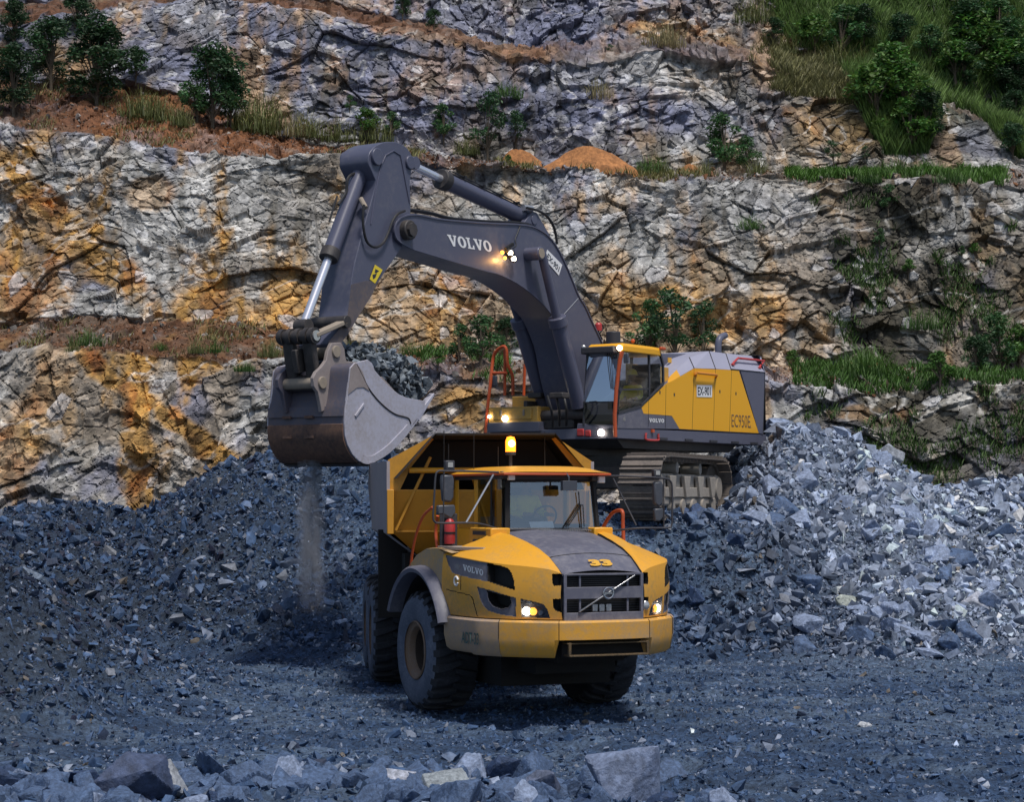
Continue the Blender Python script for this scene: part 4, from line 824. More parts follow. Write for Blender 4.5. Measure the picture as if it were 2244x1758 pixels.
# wheels -------------------------------------------------------------
def make_wheel(parent, loc, side, rz=0):
    """axis along y, outer face at -y when side=1"""
    w = MB(); w.lathe([(.44, -.005), (.455, .015), (.42, .04), (.37, .05), (.345, .10), (.338, .14)], (0, -.01, 0), (0, 1, 0), 36, cap=False)
    wl_ = MB(); wl_.lathe([(.338, .14), (.332, .36), (.20, .38), (.19, .22), (.16, .20), (.0, .20)], (0, -.01, 0), (0, 1, 0), 36, cap=False)
    for k in range(14): a = k * 2 * math.pi / 14; wl_.cyl((math.cos(a) * .27, .34, math.sin(a) * .27), (math.cos(a) * .27, .375, math.sin(a) * .27), .022, 6)
    ob = w.build("wheel", M_rim, parent, smooth=40); wl_.build("wheel_hub", M_well, ob, smooth=40)
    t = MB(); t.lathe([(.45, .02), (.50, -.005), (.60, -.03), (.72, -.03), (.80, -.005), (.845, .03)], (0, 0, 0), (0, 1, 0), 60, cap=False); sd_ = t.build("tyre_sidewall", M_tyre_side, ob, smooth=50)
    t = MB(); t.lathe([(.845, .03), (.85, .08), (.855, .2), (.855, .55), (.85, .67), (.84, .72), (.6, .77), (.44, .72)], (0, 0, 0), (0, 1, 0), 60, cap=False)
    nl = 23
    for k in range(nl):
        for half in (0, 1):
            a0 = 2 * math.pi * (k + .5 * half) / nl; pts = []
            ys = [(-.004, .815), (.02, .855), (.06, .905), (.2, .93), (.41, .93)] if half == 0 else [(.754, .815), (.73, .855), (.69, .905), (.55, .93), (.34, .93)]
            dl = [0, .0, .01, .05, .12]; wd = [.10, .105, .11, .095, .07]
            top = []; 
            for (yy, rr2), da, ww in zip(ys, dl, wd):
                for s in (-1, 1):
                    a = a0 + da + s * ww / 2 / .9; top.append((math.cos(a) * rr2, yy, math.sin(a) * rr2))
            bot = []
            for (yy, rr2), da, ww in zip(ys, dl, wd):
                for s in (-1, 1):
                    a = a0 + da + s * (ww / 2 + .014) / .9; rb = min(rr2 - .03, .84); bot.append((math.cos(a) * rb, yy + (0.01 if half == 0 else -.01), math.sin(a) * rb))
            m = 10; fs = []
            for q in range(4): fs.append((2 * q, 2 * q + 1, 2 * q + 3, 2 * q + 2)); fs.append((2 * q, 2 * q + 2, m + 2 * q + 2, m + 2 * q)); fs.append((2 * q + 1, 2 * q + 3, m + 2 * q + 3, m + 2 * q + 1))
            fs += [(0, 1, m + 1, m), (8, 9, m + 9, m + 8)]; t.add(top + bot, fs)
    ty = t.build("tyre", M_tyre, ob, smooth=25)
    ob.location = loc; ob.rotation_euler = (0, 0, rz + (0 if side == 1 else math.pi)); return ob
w0 = make_wheel(truck, (0, -1.72, .93), 1)
def copy_wheel(loc, rz):
    c = w0.copy(); COL.objects.link(c); c.parent = truck; c.location = loc; c.rotation_euler = (0, 0, rz)
    for k in list(w0.children): d = k.copy(); COL.objects.link(d); d.parent = c
    return c
copy_wheel((0, 1.72, .93), math.pi)
Rr = Matrix.Rotation(rear[1], 3, 'Z')
for x in (-3.1, -5.04):
    for s in (1, -1):
        p = Rr @ Vector((x, -1.72 * s, .93)) + Vector((-1.3, 0, 0)); copy_wheel(p, rear[1] + (0 if s == 1 else math.pi))
# paper lying on the dash
pp = MB(); pp.add([FT.hit(*Z1(*p), 0, v) for p, v in (((1012, 545), 1.06), ((1150, 540), 1.06), ((1163, 588), 1.08), ((1026, 590), 1.08))], [(0, 1, 2, 3)])
pap = pp.build("paper_sheet", paint("paper", (.75, .82, .85), .7, amt=.05, bump=0), None, smooth=0); pap.data.transform(FT.M); tag(pap, "white sheet of paper standing on the dash behind the truck's windscreen", "paper")
# ================================================================ excavator
FE = Frame((1.8, 46, 2.8), R(180 + 56)); FU_rz = R(14)
exc = empty("excavator", FE)
tag(exc, "large yellow and grey crawler excavator numbered EX-901 on the rubble, boom raised", "excavator")
def hz(Z): return lambda x, y, v, ax=1: FE.hit(*Z(x, y), ax, v)
E2, E3, E4, E7, E8 = hz(Z2), hz(Z3), hz(Z4), hz(Z7), hz(Z8)
M_boom = paint("boom_paint", (.078, .084, .132), .36, dirt=(.17, .165, .19), amt=.38, scale=.9, bump=.002)
M_armd = paint("muddy_arm_paint", (.075, .072, .095), .55, dirt=(.17, .13, .11), amt=.6, scale=1.6, bump=.006)
M_cyl = paint("cylinder_paint", (.085, .09, .14), .3, dirt=(.2, .18, .18), amt=.25, scale=2, bump=.002)
M_rod = paint("chromed_rod", (.85, .85, .9), .22, metal=.7, amt=.03, bump=0)
M_pin = paint("dusty_pin", (.26, .22, .18), .7, dirt=(.35, .29, .22), amt=.6, scale=6, bump=.005)
M_greasy = paint("greasy_steel", (.025, .023, .025), .45, dirt=(.10, .085, .075), amt=.5, scale=5, bump=.008)
M_worn = paint("worn_steel", (.47, .47, .56), .5, metal=.15, dirt=(.33, .30, .30), amt=.55, scale=1.6, bump=.003)
M_bkt = paint("bucket_paint", (.075, .08, .12), .5, dirt=(.16, .12, .11), amt=.5, scale=1.7, bump=.005)
M_bktb = paint("rusty_wear_plate", (.26, .135, .08), .6, dirt=(.08, .055, .05), amt=.8, scale=1.4, bump=.006)
M_bktt = paint("scoured_steel", (.25, .21, .20), .6, dirt=(.33, .29, .28), amt=.5, scale=1.6, bump=.004)
M_yelx = paint("bright_yellow_paint", (.85, .41, .012), .36, dirt=(.6, .38, .12), amt=.14, scale=1.2, bump=.001)
M_yelx2 = paint("dull_yellow_paint", (.62, .34, .04), .45, dirt=(.32, .22, .10), amt=.5, scale=2.2, bump=.003)  # duller yellow with a heavier dirt mix
M_roofg = paint("light_grey_paint", (.33, .33, .42), .38, dirt=(.42, .42, .48), amt=.3, scale=1.2, bump=.001)
M_panelg = paint("slate_grey_paint", (.10, .105, .15), .42, dirt=(.2, .2, .23), amt=.25, scale=1.2, bump=.002)
M_track = paint("track_steel", (.10, .085, .075), .6, metal=.1, dirt=(.24, .20, .17), amt=.6, scale=2.2, bump=.01)
M_frame = paint("mud_caked_frame", (.40, .36, .31), .8, dirt=(.26, .23, .20), amt=.6, scale=1.6, bump=.02)
M_hose = paint("hydraulic_hose", (.012, .012, .014), .5, amt=.1, bump=0)
M_gls = glass("cab_glass", (.8, .86, .86), .07)
M_wsx = glass("cab_windscreen", (.45, .55, .60), .60)

# ---- undercarriage (turned a little against the upper structure)
uc = ((-.1, .32, 0), FU_rz)
def loop_profile(n=47):
    # long oval: idler in front, sprocket behind
    pts = []; L = 2.55; r = .66; zc = .72
    for a in np.linspace(-90, 90, 13): pts.append((L + r * math.cos(R(a)) * 1.0, zc + r * math.sin(R(a))))
    for x in np.linspace(L - .25, -L + .25, 15): pts.append((x, zc + r + .02))
    for a in np.linspace(90, 270, 13): pts.append((-L + r * math.cos(R(a)), zc + r * math.sin(R(a))))
    for x in np.linspace(-L + .3, L - .3, 12): pts.append((x, zc - r - .0))
    P = [np.array(p) for p in pts]; d = [0]
    for i in range(len(P)): d.append(d[-1] + np.linalg.norm(P[(i + 1) % len(P)] - P[i]))
    out = []
    for k in range(n):
        t = d[-1] * k / n; i = max(j for j in range(len(P)) if d[j] <= t); f = (t - d[i]) / (d[i + 1] - d[i]); p = P[i] * (1 - f) + P[(i + 1) % len(P)] * f
        q = P[(i + 1) % len(P)] - P[i]; out.append((p, q / np.linalg.norm(q)))
    return out, d[-1] / n
prof, pitch_ = loop_profile()
for s in (1, -1):
    yc = 1.78 * s; tr = MB(); tr.box((0, yc, .72), (4.9, .42, .62)); tr.box((0, yc - .0 * s, .42), (5.3, .5, .2))
    track = tr.build("track", M_frame, exc, frame=uc, bevel=.05)
    for k, (p, t) in enumerate(prof):
        a = math.atan2(t[1], t[0]); mb = MB(); w = pitch_ * .94
        ro = Matrix.Rotation(-a, 3, 'Y'); nrm = ro @ Vector((0, 0, -1)); c = Vector((p[0], yc, p[1]))
        if k == 0:
            m0 = MB(); m0.box((0, 0, 0), (w, .90, .03)); m0.box((-w * .42, 0, -.045), (.035, .90, .07)); m0.box((.0, 0, -.03), (.03, .90, .05)); m0.box((0, .13, .06), (w * .98, .06, .1)); m0.box((0, -.13, .06), (w * .98, .06, .1))
            shoe0 = m0.build("track_shoe", M_track, track); so = shoe0
        else:
            so = shoe0.copy(); COL.objects.link(so); so.parent = track
        so.location = c; so.rotation_euler = (0, -a, 0)
    for x in (2.55, -2.55): MB().cyl((x, yc - .1, .72), (x, yc + .1, .72), .56, 28).build("idler_wheel" if x > 0 else "sprocket", M_track, track)
    for x in (2.55, -2.55): MB().cyl((x, yc + .2 * s, .72), (x, yc + .3 * s, .72), .33, 24, .26).build("final_drive_hub", M_frame, track)
    for x in (1.6, .7, -.2, -1.1, -2.0): MB().cyl((x, yc - .3, .30), (x, yc + .3, .30), .17, 16).build("track_roller", M_frame, track)
    for x in (1.1, -.9): MB().cyl((x, yc - .2, 1.16), (x, yc + .26, 1.16), .13, 14).build("carrier_roller", M_frame, track)
    mb = MB()
    for x in (1.7, .5, -.7, -1.8): mb.prism([(x - .25, yc + .24 * s, .98), (x + .25, yc + .24 * s, .98), (x + .12, yc + .24 * s, .5), (x - .12, yc + .24 * s, .5)], .10 * s)
    mb.box((0, yc + .25 * s, .62), (4.2, .06, .22)); mb.build("frame_gusset", M_frame, track, bevel=.015)
cbm = MB(); cbm.box((0, 0, .95), (2.6, 3.1, .5)); cbm.cyl((0, 0, 1.1), (0, 0, 1.62), .95, 32); cbm.build("car_body", M_greasy, exc, frame=uc, bevel=.03)

# ---- upper structure
dk = MB(); dk.prism([(1.60, 1.70, 2.03), (-5.58, 1.70, 2.07), (-5.62, 1.70, 1.93), (-5.3, 1.70, 1.80), (1.60, 1.70, 1.80)], -3.4)
deck = dk.build("deck_frame", M_panelg, exc, bevel=.01)
dk = MB(); dk.prism([(1.3, 1.5, 1.80), (-4.4, 1.5, 1.80), (-4.0, 1.5, 1.60), (1.0, 1.5, 1.60)], -3.0); dk.cyl((0, 0, 1.45), (0, 0, 1.7), 1.05, 32); dk.build("turntable", M_greasy, exc)
mb = MB()
for x in (-.4, -1.6, -2.8, -3.9, -4.9): mb.box((x, 1.715, 1.84), (.35, .03, .05))
mb.build("deck_step", M_dgrey, deck)
# housing mass behind the door panels
yel = [E8(*p, 1.70) for p in ((165, 905), (540, 555), (750, 448), (958, 325), (1620, 352), (1918, 1292), (735, 1228), (620, 1032), (530, 1024), (200, 1000))]
hull = [E8(*p, 1.69) for p in ((165, 905), (540, 555), (750, 448), (958, 325), (2018, 388), (1992, 1316), (735, 1240))] + [E8(0, 1200, 1.69), E8(-40, 1000, 1.69)]
hs = MB(); hs.prism(hull, -3.3); house = hs.build("engine_housing", M_panelg, exc, bevel=.01)
MB().prism(yel, .014).build("side_panel", M_yelx, house)
lowg = [E4(*p, 1.70) for p in ((1015, 800), (1022, 692), (1186, 640), (1212, 692), (1412, 712), (1470, 806))]
MB().prism(lowg, .012).build("lower_side_panel", M_grey, house)
MB().prism([E8(*p, 1.70) for p in ((1648, 358), (2008, 388), (1985, 1308), (1922, 1292))], .012).build("rear_side_panel", M_panelg, house)
# bevelled roof of the housing
loE = [E8(*p, 1.70) for p in ((640, 503), (755, 440), (958, 320), (1278, 330), (1512, 345), (2020, 386))]
hiE = [E8(*p, 1.36) for p in ((638, 412), (700, 345), (888, 162), (1182, 66), (1432, 100), (1960, 150))]
loE[0] = E8(545, 560, 1.70); hiE[0] = E8(532, 505, 1.40)
for k in range(5):
    MB().ext([loE[k], loE[k + 1], hiE[k + 1], hiE[k]], (0, -.03, -.03)).build("roof_panel", M_yelx if k == 0 else M_roofg, house)
mb = MB()
for k in range(5): 
    a, b = hiE[k], hiE[k + 1]; mb.add([a, b, (b.x, -1.4, b.z), (a.x, -1.4, a.z)], [(0, 1, 2, 3)])
mb.build("housing_roof", M_roofg, house, smooth=0)
def gap(P, r): mb = MB(); mb.tube(P, r, 5); mb.build("panel_gap", M_black, house)
for k in (2, 3, 4): gap([loE[k] + Vector((0, .004, .002)), hiE[k] + Vector((0, .004, .004))], .012)
b = E8(2018, 384, 1.712); gap([E8(1512, 335, 1.712), b, E8(1990, 1312, 1.712)], .014)
for x0_, y0_, x1_, y1_ in ((540, 560, 530, 1215), (958, 325, 930, 1240), (1278, 335, 1246, 1255), (1520, 345, 1487, 1270), (282, 800, 276, 1190)): gap([E8(x0_, y0_, 1.712), E8(x1_, y1_, 1.712)], .007)
# counterweight
a, b, c_, d_0 = E8(2020, 388, 1.69), E8(1992, 1316, 1.69), None, None
cw = MB(); T_ = [(a.x, 1.69, a.z), (b.x, 1.69, b.z)]
ring1 = [(a.x, 1.69), (a.x - .28, 1.45), (a.x - .55, .7), (a.x - .6, 0), (a.x - .55, -.7), (a.x - .28, -1.45), (a.x, -1.69)]
rows_ = [[(x + .10, y * .93, hiE[5].z) for x, y in ring1], [(x, y, a.z) for x, y in ring1], [(x - .03, y, 2.2) for x, y in ring1], [(x + .05, y, 1.93) for x, y in ring1], [(x + .5, y * .9, 1.80) for x, y in ring1]]
cw.grid(rows_); cw.add([rows_[0][0], rows_[0][6], (hiE[5].x, -1.4, hiE[5].z), (hiE[5].x, 1.36, hiE[5].z)], [(0, 1, 2, 3)]); cw.build("counterweight", M_panelg, exc, smooth=30)
# centre hood behind the cab, exhaust, filter bowl, red beacon
mb = MB(); mb.prism([E4(1350, 250, .9), E4(1600, 252, .9), (-4.6, .9, 3.86), (-4.6, .9, 3.2), (-.4, .9, 3.2)], -2.4); hood2 = mb.build("engine_hood", M_panelg, exc, bevel=.02)
mb = MB(); mb.box((-.9, .92, 3.35), (1.6, .05, .45)); mb.box((-.7, 1.2, 2.8), (.5, .7, 1.4)); mb.build("inner_panel", M_yelx2, hood2, bevel=.01)
MB().box(E4(1400, 300, 1.0), (.16, .02, .12)).build("hood_sticker", M_num, hood2)
mb = MB(); mb.tube(smoothpath([E4(1757, 260, .3), E4(1757, 200, .3), E4(1762, 155, .3), E4(1780, 130, .3), E4(1808, 118, .3)], 20), .085, 14); mb.build("exhaust_pipe", M_panelg, exc)
q = E4(985, 132, .2); MB().cyl(q - Vector((0, 0, .5)), q + Vector((0, 0, .13)), .17, 20).build("air_filter_bowl", M_dgrey, exc, bevel=.02)
q = E4(877, 58, -.2); rb = MB().cyl(q - Vector((0, 0, .9)), q, .02, 8).build("beacon_post", M_dgrey, exc); MB().lathe([(.0, -.08), (.085, -.08), (.085, .06), (.05, .11), (0, .11)], q, (0, 0, 1), 16).build("red_beacon", M_red, rb)
mb = MB(); mb.tube([E4(908, 40, -.2), E4(912, 70, -.2), E4(885, 105, -.2), E4(905, 150, -.2)], .018, 6); mb.build("camera_bracket", M_black, rb)
# labels and grab rails on the housing
a = E8(997, 572, 1.718); b = E8(1228, 575, 1.718); c_ = E8(1000, 750, 1.718); b2 = E8(1225, 755, 1.718)
sg = MB().ext([c_, b2, b, a], (0, .006, 0)).build("number_sign", M_white, house, smooth=0)
rv = b - a; text("lettering", "EX-901", Vector(c_) + rv * .05 + Vector((0, .008, .035)), rv, (0, 0, 1), (a.z - c_.z) * .72, rv.length * .84, M_inkd, sg, bold=.02)
a = E8(1522, 1195, 1.72); b = E8(1800, 1212, 1.72); text("lettering", "EC950E", a, b - a, (0, 0, 1), E8(1522, 1010, 1.72).z - a.z, (b - a).length * 1.0, paint("faded_brown_ink", (.17, .10, .06), .6, amt=.1, bump=0), house, bold=-.005)
a = E8(1800, 1208, 1.72); b = E8(1830, 1210, 1.72); text("lettering", "L", a, b - a, (0, 0, 1), .07, .05, bpy.data.materials["faded_brown_ink"], house)
a = E8(290, 1128, 1.722); b = E8(515, 1137, 1.722); mb = MB(); slab_word(mb, a, b - a, (0, 0, 1), E8(285, 1068, 1.722).z - a.z, (b - a).length, (0, 1, 0)); mb.build("lettering", M_white, house, smooth=0)
mb = MB(); mb.tube([E8(985, 440, 1.71), E8(985, 395, 1.80), E8(1000, 388, 1.82), E8(1290, 420, 1.82), E8(1300, 425, 1.80), E8(1285, 460, 1.71)], .03, 8); mb.build("grab_rail", paint("orange_yellow_rail", (.75, .27, .02), .4, amt=.2, bump=0), house)
mb = MB(); mb.tube(smoothpath([E8(1530, 265, 1.6), E8(1560, 230, 1.6), E8(1620, 172, 1.58), E8(1660, 175, 1.58), E8(1980, 210, 1.58), E8(1990, 225, 1.58), E8(1930, 315, 1.6)], 36), .028, 8); mb.build("roof_rail", paint("red_rail", (.50, .05, .05), .4, amt=.15, bump=0), house)
mb = MB()
for x, y in ((1530, 268), (1925, 315)): mb.box(E8(x, y, 1.6), (.12, .1, .03))
mb.build("rail_foot", bpy.data.materials["red_rail"], house)
mb = MB(); mb.tube(smoothpath([E8(245, 1290, 1.73), E8(240, 1340, 1.73), E8(255, 1390, 1.73), E8(420, 1398, 1.73), E8(428, 1350, 1.73), E8(428, 1300, 1.73)], 26), .025, 8); mb.build("step_loop", bpy.data.materials["red_rail"], deck)
MB().box(E8(345, 1258, 1.73), (.1, .04, .07)).build("side_marker", M_orange, deck)
mb = MB()
for x, y in ((450, 680), (665, 715), (1345, 670), (1585, 700)): mb.box(E8(x, y, 1.716), (.045, .012, .07))
mb.build("door_latch", M_dgrey, house)

# ---- cab
xf = 1.60; cyl_, cyr = .78, 1.70                                   # inner and outer side of the cab
F4 = lambda x, y, v=xf: FE.hit(*Z4(x, y), 0, v)
cb = MB(); cb.prism([F4(705, 868), F4(985, 880), F4(1012, 875), F4(1018, 775), F4(985, 775), F4(722, 765)], -1.6, 0)
xcab = cb.build("cab", M_panelg, exc, bevel=.015)
zt = F4(1050, 225).z; zf = F4(1000, 775).z
pl = MB(); pw = .06
pl.beam((xf - .02, cyl_ + .05, zf), (xf - .16, cyl_ + .07, zt), pw, pw); pl.beam((xf - .03, cyr - .03, zf), (xf - .17, cyr - .05, zt), pw, pw)
sideT = [E4(1062, 228, 1.70), E4(1255, 222, 1.70), E4(1330, 255, 1.70), E4(1350, 330, 1.70), E4(1352, 470, 1.70)]
for q0, q1 in zip(sideT[:-1], sideT[1:]): pl.beam(q0, q1, .05, .05)
pl.beam(E4(1248, 225, 1.7), E4(1246, 585, 1.7), .05, .045); pl.beam(E4(1025, 518, 1.7), E4(1245, 512, 1.7), .03, .04); pl.beam(E4(1352, 470, 1.7), E4(1190, 632, 1.7), .05, .05); pl.beam(E4(1190, 640, 1.7), E4(1020, 688, 1.7), .05, .05)
pl.beam((xf, cyl_, F4(800, 610).z), (xf, cyr, F4(980, 608).z), .04, .03)
r0_ = E4(1350, 330, 1.7); pl.beam((r0_.x, cyl_ + .05, zf), (r0_.x + .05, cyl_ + .12, zt), pw, pw); pl.beam((xf - .16, cyl_ + .05, zt), (xf - .17, cyr - .05, zt), .09, .10)
pl.box((xf - .75, (cyl_ + cyr) / 2 - .0, zf + .1), (1.3, .9, .04)); pl.box((r0_.x + .08, 1.24, 2.9), (.05, .86, 1.3)); pl.build("cab_frame", M_dgrey, xcab)
# glass
zc = F4(800, 608).z
MB().grid([[(xf + .01, cyl_ + .06, zc), (xf + .05, 1.25, zc), (xf + .01, cyr - .05, zc)], [(xf - .04, cyl_ + .07, 3.1), (xf + .0, 1.25, 3.1), (xf - .05, cyr - .06, 3.1)], [(xf - .14, cyl_ + .09, zt - .05), (xf - .1, 1.25, zt - .05), (xf - .15, cyr - .08, zt - .05)]]).build("windscreen", M_wsx, xcab, smooth=60)
MB().grid([[(xf - .01, cyl_ + .05, zf + .02), (xf + .03, 1.25, zf - .0), (xf, cyr - .05, zf + .02)], [(xf + .01, cyl_ + .06, zc - .03), (xf + .05, 1.25, zc - .03), (xf + .01, cyr - .05, zc - .03)]]).build("lower_windscreen", M_gls, xcab, smooth=60)
MB().add([E4(*p, 1.705) for p in ((1058, 235), (1248, 228), (1246, 590), (1190, 636), (1022, 686))], [(0, 1, 2, 3, 4)]).build("door_window", M_gls, xcab, smooth=0)
MB().add([E4(*p, 1.705) for p in ((1252, 228), (1328, 258), (1348, 330), (1350, 468), (1250, 575))], [(0, 1, 2, 3, 4)]).build("rear_side_window", M_gls, xcab, smooth=0)
# roof
rf = MB(); rp = [(1.50, .86), (1.50, 1.78), (.1, 1.78), (-.30, 1.72), (-.42, 1.5), (-.42, .86)]
rp2 = [(x * .95, 1.3 + (y - 1.3) * .9) for x, y in rp]
rf.add([(x, y, zt - .02) for x, y in rp] + [(x, y, zt + .10) for x, y in rp] + [(x, y, zt + .17) for x, y in rp2], [tuple(range(5, -1, -1))] + [(i, (i + 1) % 6, 6 + (i + 1) % 6, 6 + i) for i in range(6)] + [(6 + i, 6 + (i + 1) % 6, 12 + (i + 1) % 6, 12 + i) for i in range(6)] + [tuple(range(12, 18))])
xroof = rf.build("cab_roof", M_yelx, xcab, bevel=.02)
MB().box((1.56, 1.22, zt + .02), (.22, .86, .16)).build("sun_visor", M_dgrey, xroof, bevel=.03)
q = F4(1032, 210, 1.68); MB().sphere(q, .06, 14).build("roof_lamp", M_lamp, xroof); q = E4(1348, 215, 1.75); MB().box(q, (.22, .06, .07)).build("roof_rail_end", M_orange, xroof, bevel=.02); MB().sphere(E4(1130, 158, 1.3), .05, 10).build("roof_beacon", M_orange, xroof)
mb = MB()
for dx in (0, .05, .1): mb.tube([(1.60, 1.45 + dx, zt), (1.62, 1.47 + dx, zt - .3), (1.64, 1.56 + dx * .5, zt - .85)], .009, 5)
mb.build("wiper", M_black, xcab)
mb = MB(); mb.tube([F4(1052, 235, 1.66), F4(1035, 300, 1.68), F4(1008, 520, 1.70), F4(996, 700, 1.70), F4(1000, 865, 1.68)], .045, 10); mb.build("cab_handrail", M_orange, xcab)
rl = MB().box(F4(745, 832, 1.63), (.04, .18, .16)).build("red_lamp", M_red, xcab, bevel=.02); MB().box(F4(800, 838, 1.63), (.04, .14, .14)).build("red_lamp", M_red, xcab, bevel=.02)
q = F4(900, 834, 1.63); MB().cyl(q, q + Vector((.05, 0, 0)), .075, 16).build("work_lamp", M_lamp, xcab)
MB().box(F4(1080, 285, 1.75), (.05, .12, .22)).build("side_mirror", M_mirror, xcab, bevel=.02); q = F4(768, 205, 1.62); MB().sphere(q, .055, 12).build("round_mirror", M_lampoff, xcab)
text("lettering", "6", E4(1060, 748, 1.72), (-1, 0, 0), (0, 0, 1), .10, .09, M_lampoff, xcab, bold=.02)
it = MB(); it.box((.15, 1.25, 2.45), (.55, .55, .15)); it.box((-.10, 1.25, 2.85), (.15, .5, .75)); it.box((.3, .92, 2.6), (.7, .12, .25)); it.build("operator_seat", M_dgrey, xcab, bevel=.03)

# ---- right-hand deck: tool boxes, rails
tb = MB(); q0 = F4(78, 770); q1 = F4(440, 850); tb.box((1.2, -1.02, 2.35), (.95, 1.35, .42)); toolbox = tb.build("tool_box", M_yelx2, exc, bevel=.02)
MB().box((1.15, -1.0, 2.10), (1.1, 1.42, .22)).build("box_plinth", M_panelg, toolbox, bevel=.01)
MB().box((.45, -.95, 2.62), (.8, 1.3, .45)).build("upper_box", M_yelx2, toolbox, bevel=.02)
MB().box((1.69, -1.02, 2.40), (.03, 1.05, .26)).build("box_lid", M_yelx2, toolbox, bevel=.01)
mb = MB()
for y in (-1.32, -.70): mb.box((1.71, y, 2.42), (.02, .05, .14))
mb.build("box_hinge", M_pin, toolbox); q = F4(190, 730, 1.74); MB().sphere(q, .07, 14).build("box_lamp", M_lamp, toolbox); q = F4(75, 715, 1.72); MB().sphere(q, .04, 12).build("box_lamp", M_lamp, toolbox)
rb_ = MB(); rb_.box((-1.6, -1.05, 2.75), (2.8, 1.3, 1.3)); rb_.build("tank_housing", M_yelx2, exc, bevel=.03)
mb = MB(); mb.box((-.2, -.9, 3.22), (.6, .9, .25)); mb.build("platform_box", M_yelx2, exc, bevel=.02)
G = lambda x, y, v=.9: FE.hit(*Z4(x, y), 0, v)
tubes(smoothpath([G(45, 835, 1.7), G(65, 620, 1.6), G(85, 450, 1.5), G(100, 300, 1.4), G(125, 235, 1.4), G(175, 200, 1.4), G(200, 225, 1.4), G(208, 330, 1.4), G(245, 420, 1.3), G(248, 560, 1.3)], 50), .038, "handrail", M_orange, exc)
tubes([G(190, 225, 1.35), G(188, 560, 1.35)], .035, "handrail", M_orange, exc); tubes([G(100, 395, 1.45), G(205, 395, 1.4)], .035, "handrail", M_orange, exc)
tubes([G(335, 330, .3), G(328, 560, .3)], .035, "handrail", M_orange, exc)
tubes(smoothpath([G(385, 290, -.5), G(385, 200, -.5), G(400, 188, -.5), G(500, 192, -.5), G(520, 300, -.5), G(525, 350, -.5)], 30), .035, "handrail", M_orange, exc); tubes([G(498, 200, -.8), G(500, 330, -.8)], .035, "handrail", M_orange, exc)
MB().box(G(112, 455, 1.45), (.06, .16, .26)).build("rail_mirror", M_mirror, exc, bevel=.03)

# ---- boom
bt = [E2(*p, .42) for p in ((898, 700), (888, 650), (900, 600), (930, 565), (975, 550), (1040, 545), (1200, 580), (1500, 603), (1740, 612), (1820, 628), (1890, 668), (1945, 725), (2000, 820), (2060, 955), (2110, 1085))] \
   + [E7(*p, .42) for p in ((1100, 1190), (1160, 1330), (1270, 1560))] + [E4(960, 330, .42), E4(990, 600, .42), E4(960, 760, .42), E4(840, 800, .42), E4(760, 740, .42)] \
   + [E4(710, 560, .42), E4(672, 400, .42), E4(640, 210, .42)] + [E7(*p, .42) for p in ((835, 1430), (770, 1300), (690, 1205), (595, 1105), (480, 1010), (350, 925), (200, 855))] + [E2(*p, .42) for p in ((1500, 922), (1300, 862), (1110, 805), (1010, 775), (935, 735))]
def rounded(P, it=1):
    for _ in range(it):
        Q = []
        for i in range(len(P)):
            a, b = Vector(P[i]), Vector(P[(i + 1) % len(P)]); Q += [a * .8 + b * .2, a * .2 + b * .8]
        P = Q
    return P
bt = rounded(bt)
boom = MB().prism(bt, -.84).build("boom", M_boom, exc, bevel=.012)
mb = MB(); n = len(bt); mb.tube([Vector(p) + Vector((0, .008, 0)) for p in bt], .022, 5, closed=True); mb.build("boom_flange", M_cyl, boom)
mb = MB(); c0 = E2(965, 650, .42); mb.cyl(c0 + Vector((0, .14, 0)), c0 - Vector((0, .98, 0)), .20, 28); mb.build("boom_tip_boss", M_greasy, boom, bevel=.02); mb = MB(); mb.cyl(c0 + Vector((0, .13, 0)), c0 + Vector((0, .20, 0)), .14, 8); mb.build("pin_cap", M_greasy, boom)
a = E2(1258, 752, .428); b = E2(1545, 795, .428); mb = MB(); up_ = E2(1240, 678, .428) - a; slab_word(mb, a, b - a, up_, up_.length * 1.02, (b - a).length * 1.0, (0, 1, 0)); mb.build("lettering", M_white, boom, smooth=0)
sq = [E7(*p, .428) for p in ((708, 603), (862, 760), (827, 872), (676, 695))]
bs = MB().ext(sq[::-1], (0, .006, 0)).build("number_sign", M_white, boom, smooth=0)
rv = sq[2] - sq[3]; uv_ = sq[0] - sq[3]; text("lettering", "EX-901", sq[3] + rv * .09 + uv_ * .2 + Vector((0, .009, 0)), rv, uv_, uv_.length * .58, rv.length * .82, M_inkd, bs, bold=.02)
mb = MB(); mb.tube([E7(860, 1300, .424), E7(1030, 1110, .424)], .008, 4); mb.build("weld_line", M_lampoff, boom)
# boom lights
mb = MB(); mb.beam(E7(350, 545, .5), E7(275, 600, .5), .07, .06, up=(0, 1, 0)); mb.beam(E7(290, 590, .52), E7(375, 715, .52), .12, .08, up=(0, 1, 0)); lb = mb.build("light_bracket", M_black, boom)
for (x, y, m, r) in ((326, 636, M_lamp, .047), (360, 697, M_lamp, .047)): q = E7(x, y, .56); MB().cyl(q + Vector((.0, -.03, 0)), q + Vector((.0, .03, 0)), r, 16).build("boom_lamp", m, lb)
for (x, y, r) in ((240, 632, .045), (268, 690, .04)): q = E7(x, y, .48); MB().sphere(q, r, 12).build("amber_lamp", M_amber, lb)
al = bpy.data.lights.new("boom_lamp_light", 'POINT'); al.energy = 9; al.color = (1, .48, .12); al.shadow_soft_size = .04
alo = bpy.data.objects.new("boom_lamp_light", al); COL.objects.link(alo); alo.parent = lb; alo.location = E7(268, 710, .55)
tubes(smoothpath([E7(430, 350, .43), E7(400, 430, .45), E7(375, 500, .46), E7(385, 560, .5), E7(350, 590, .5)], 20), .012, "cable", M_hose, boom)
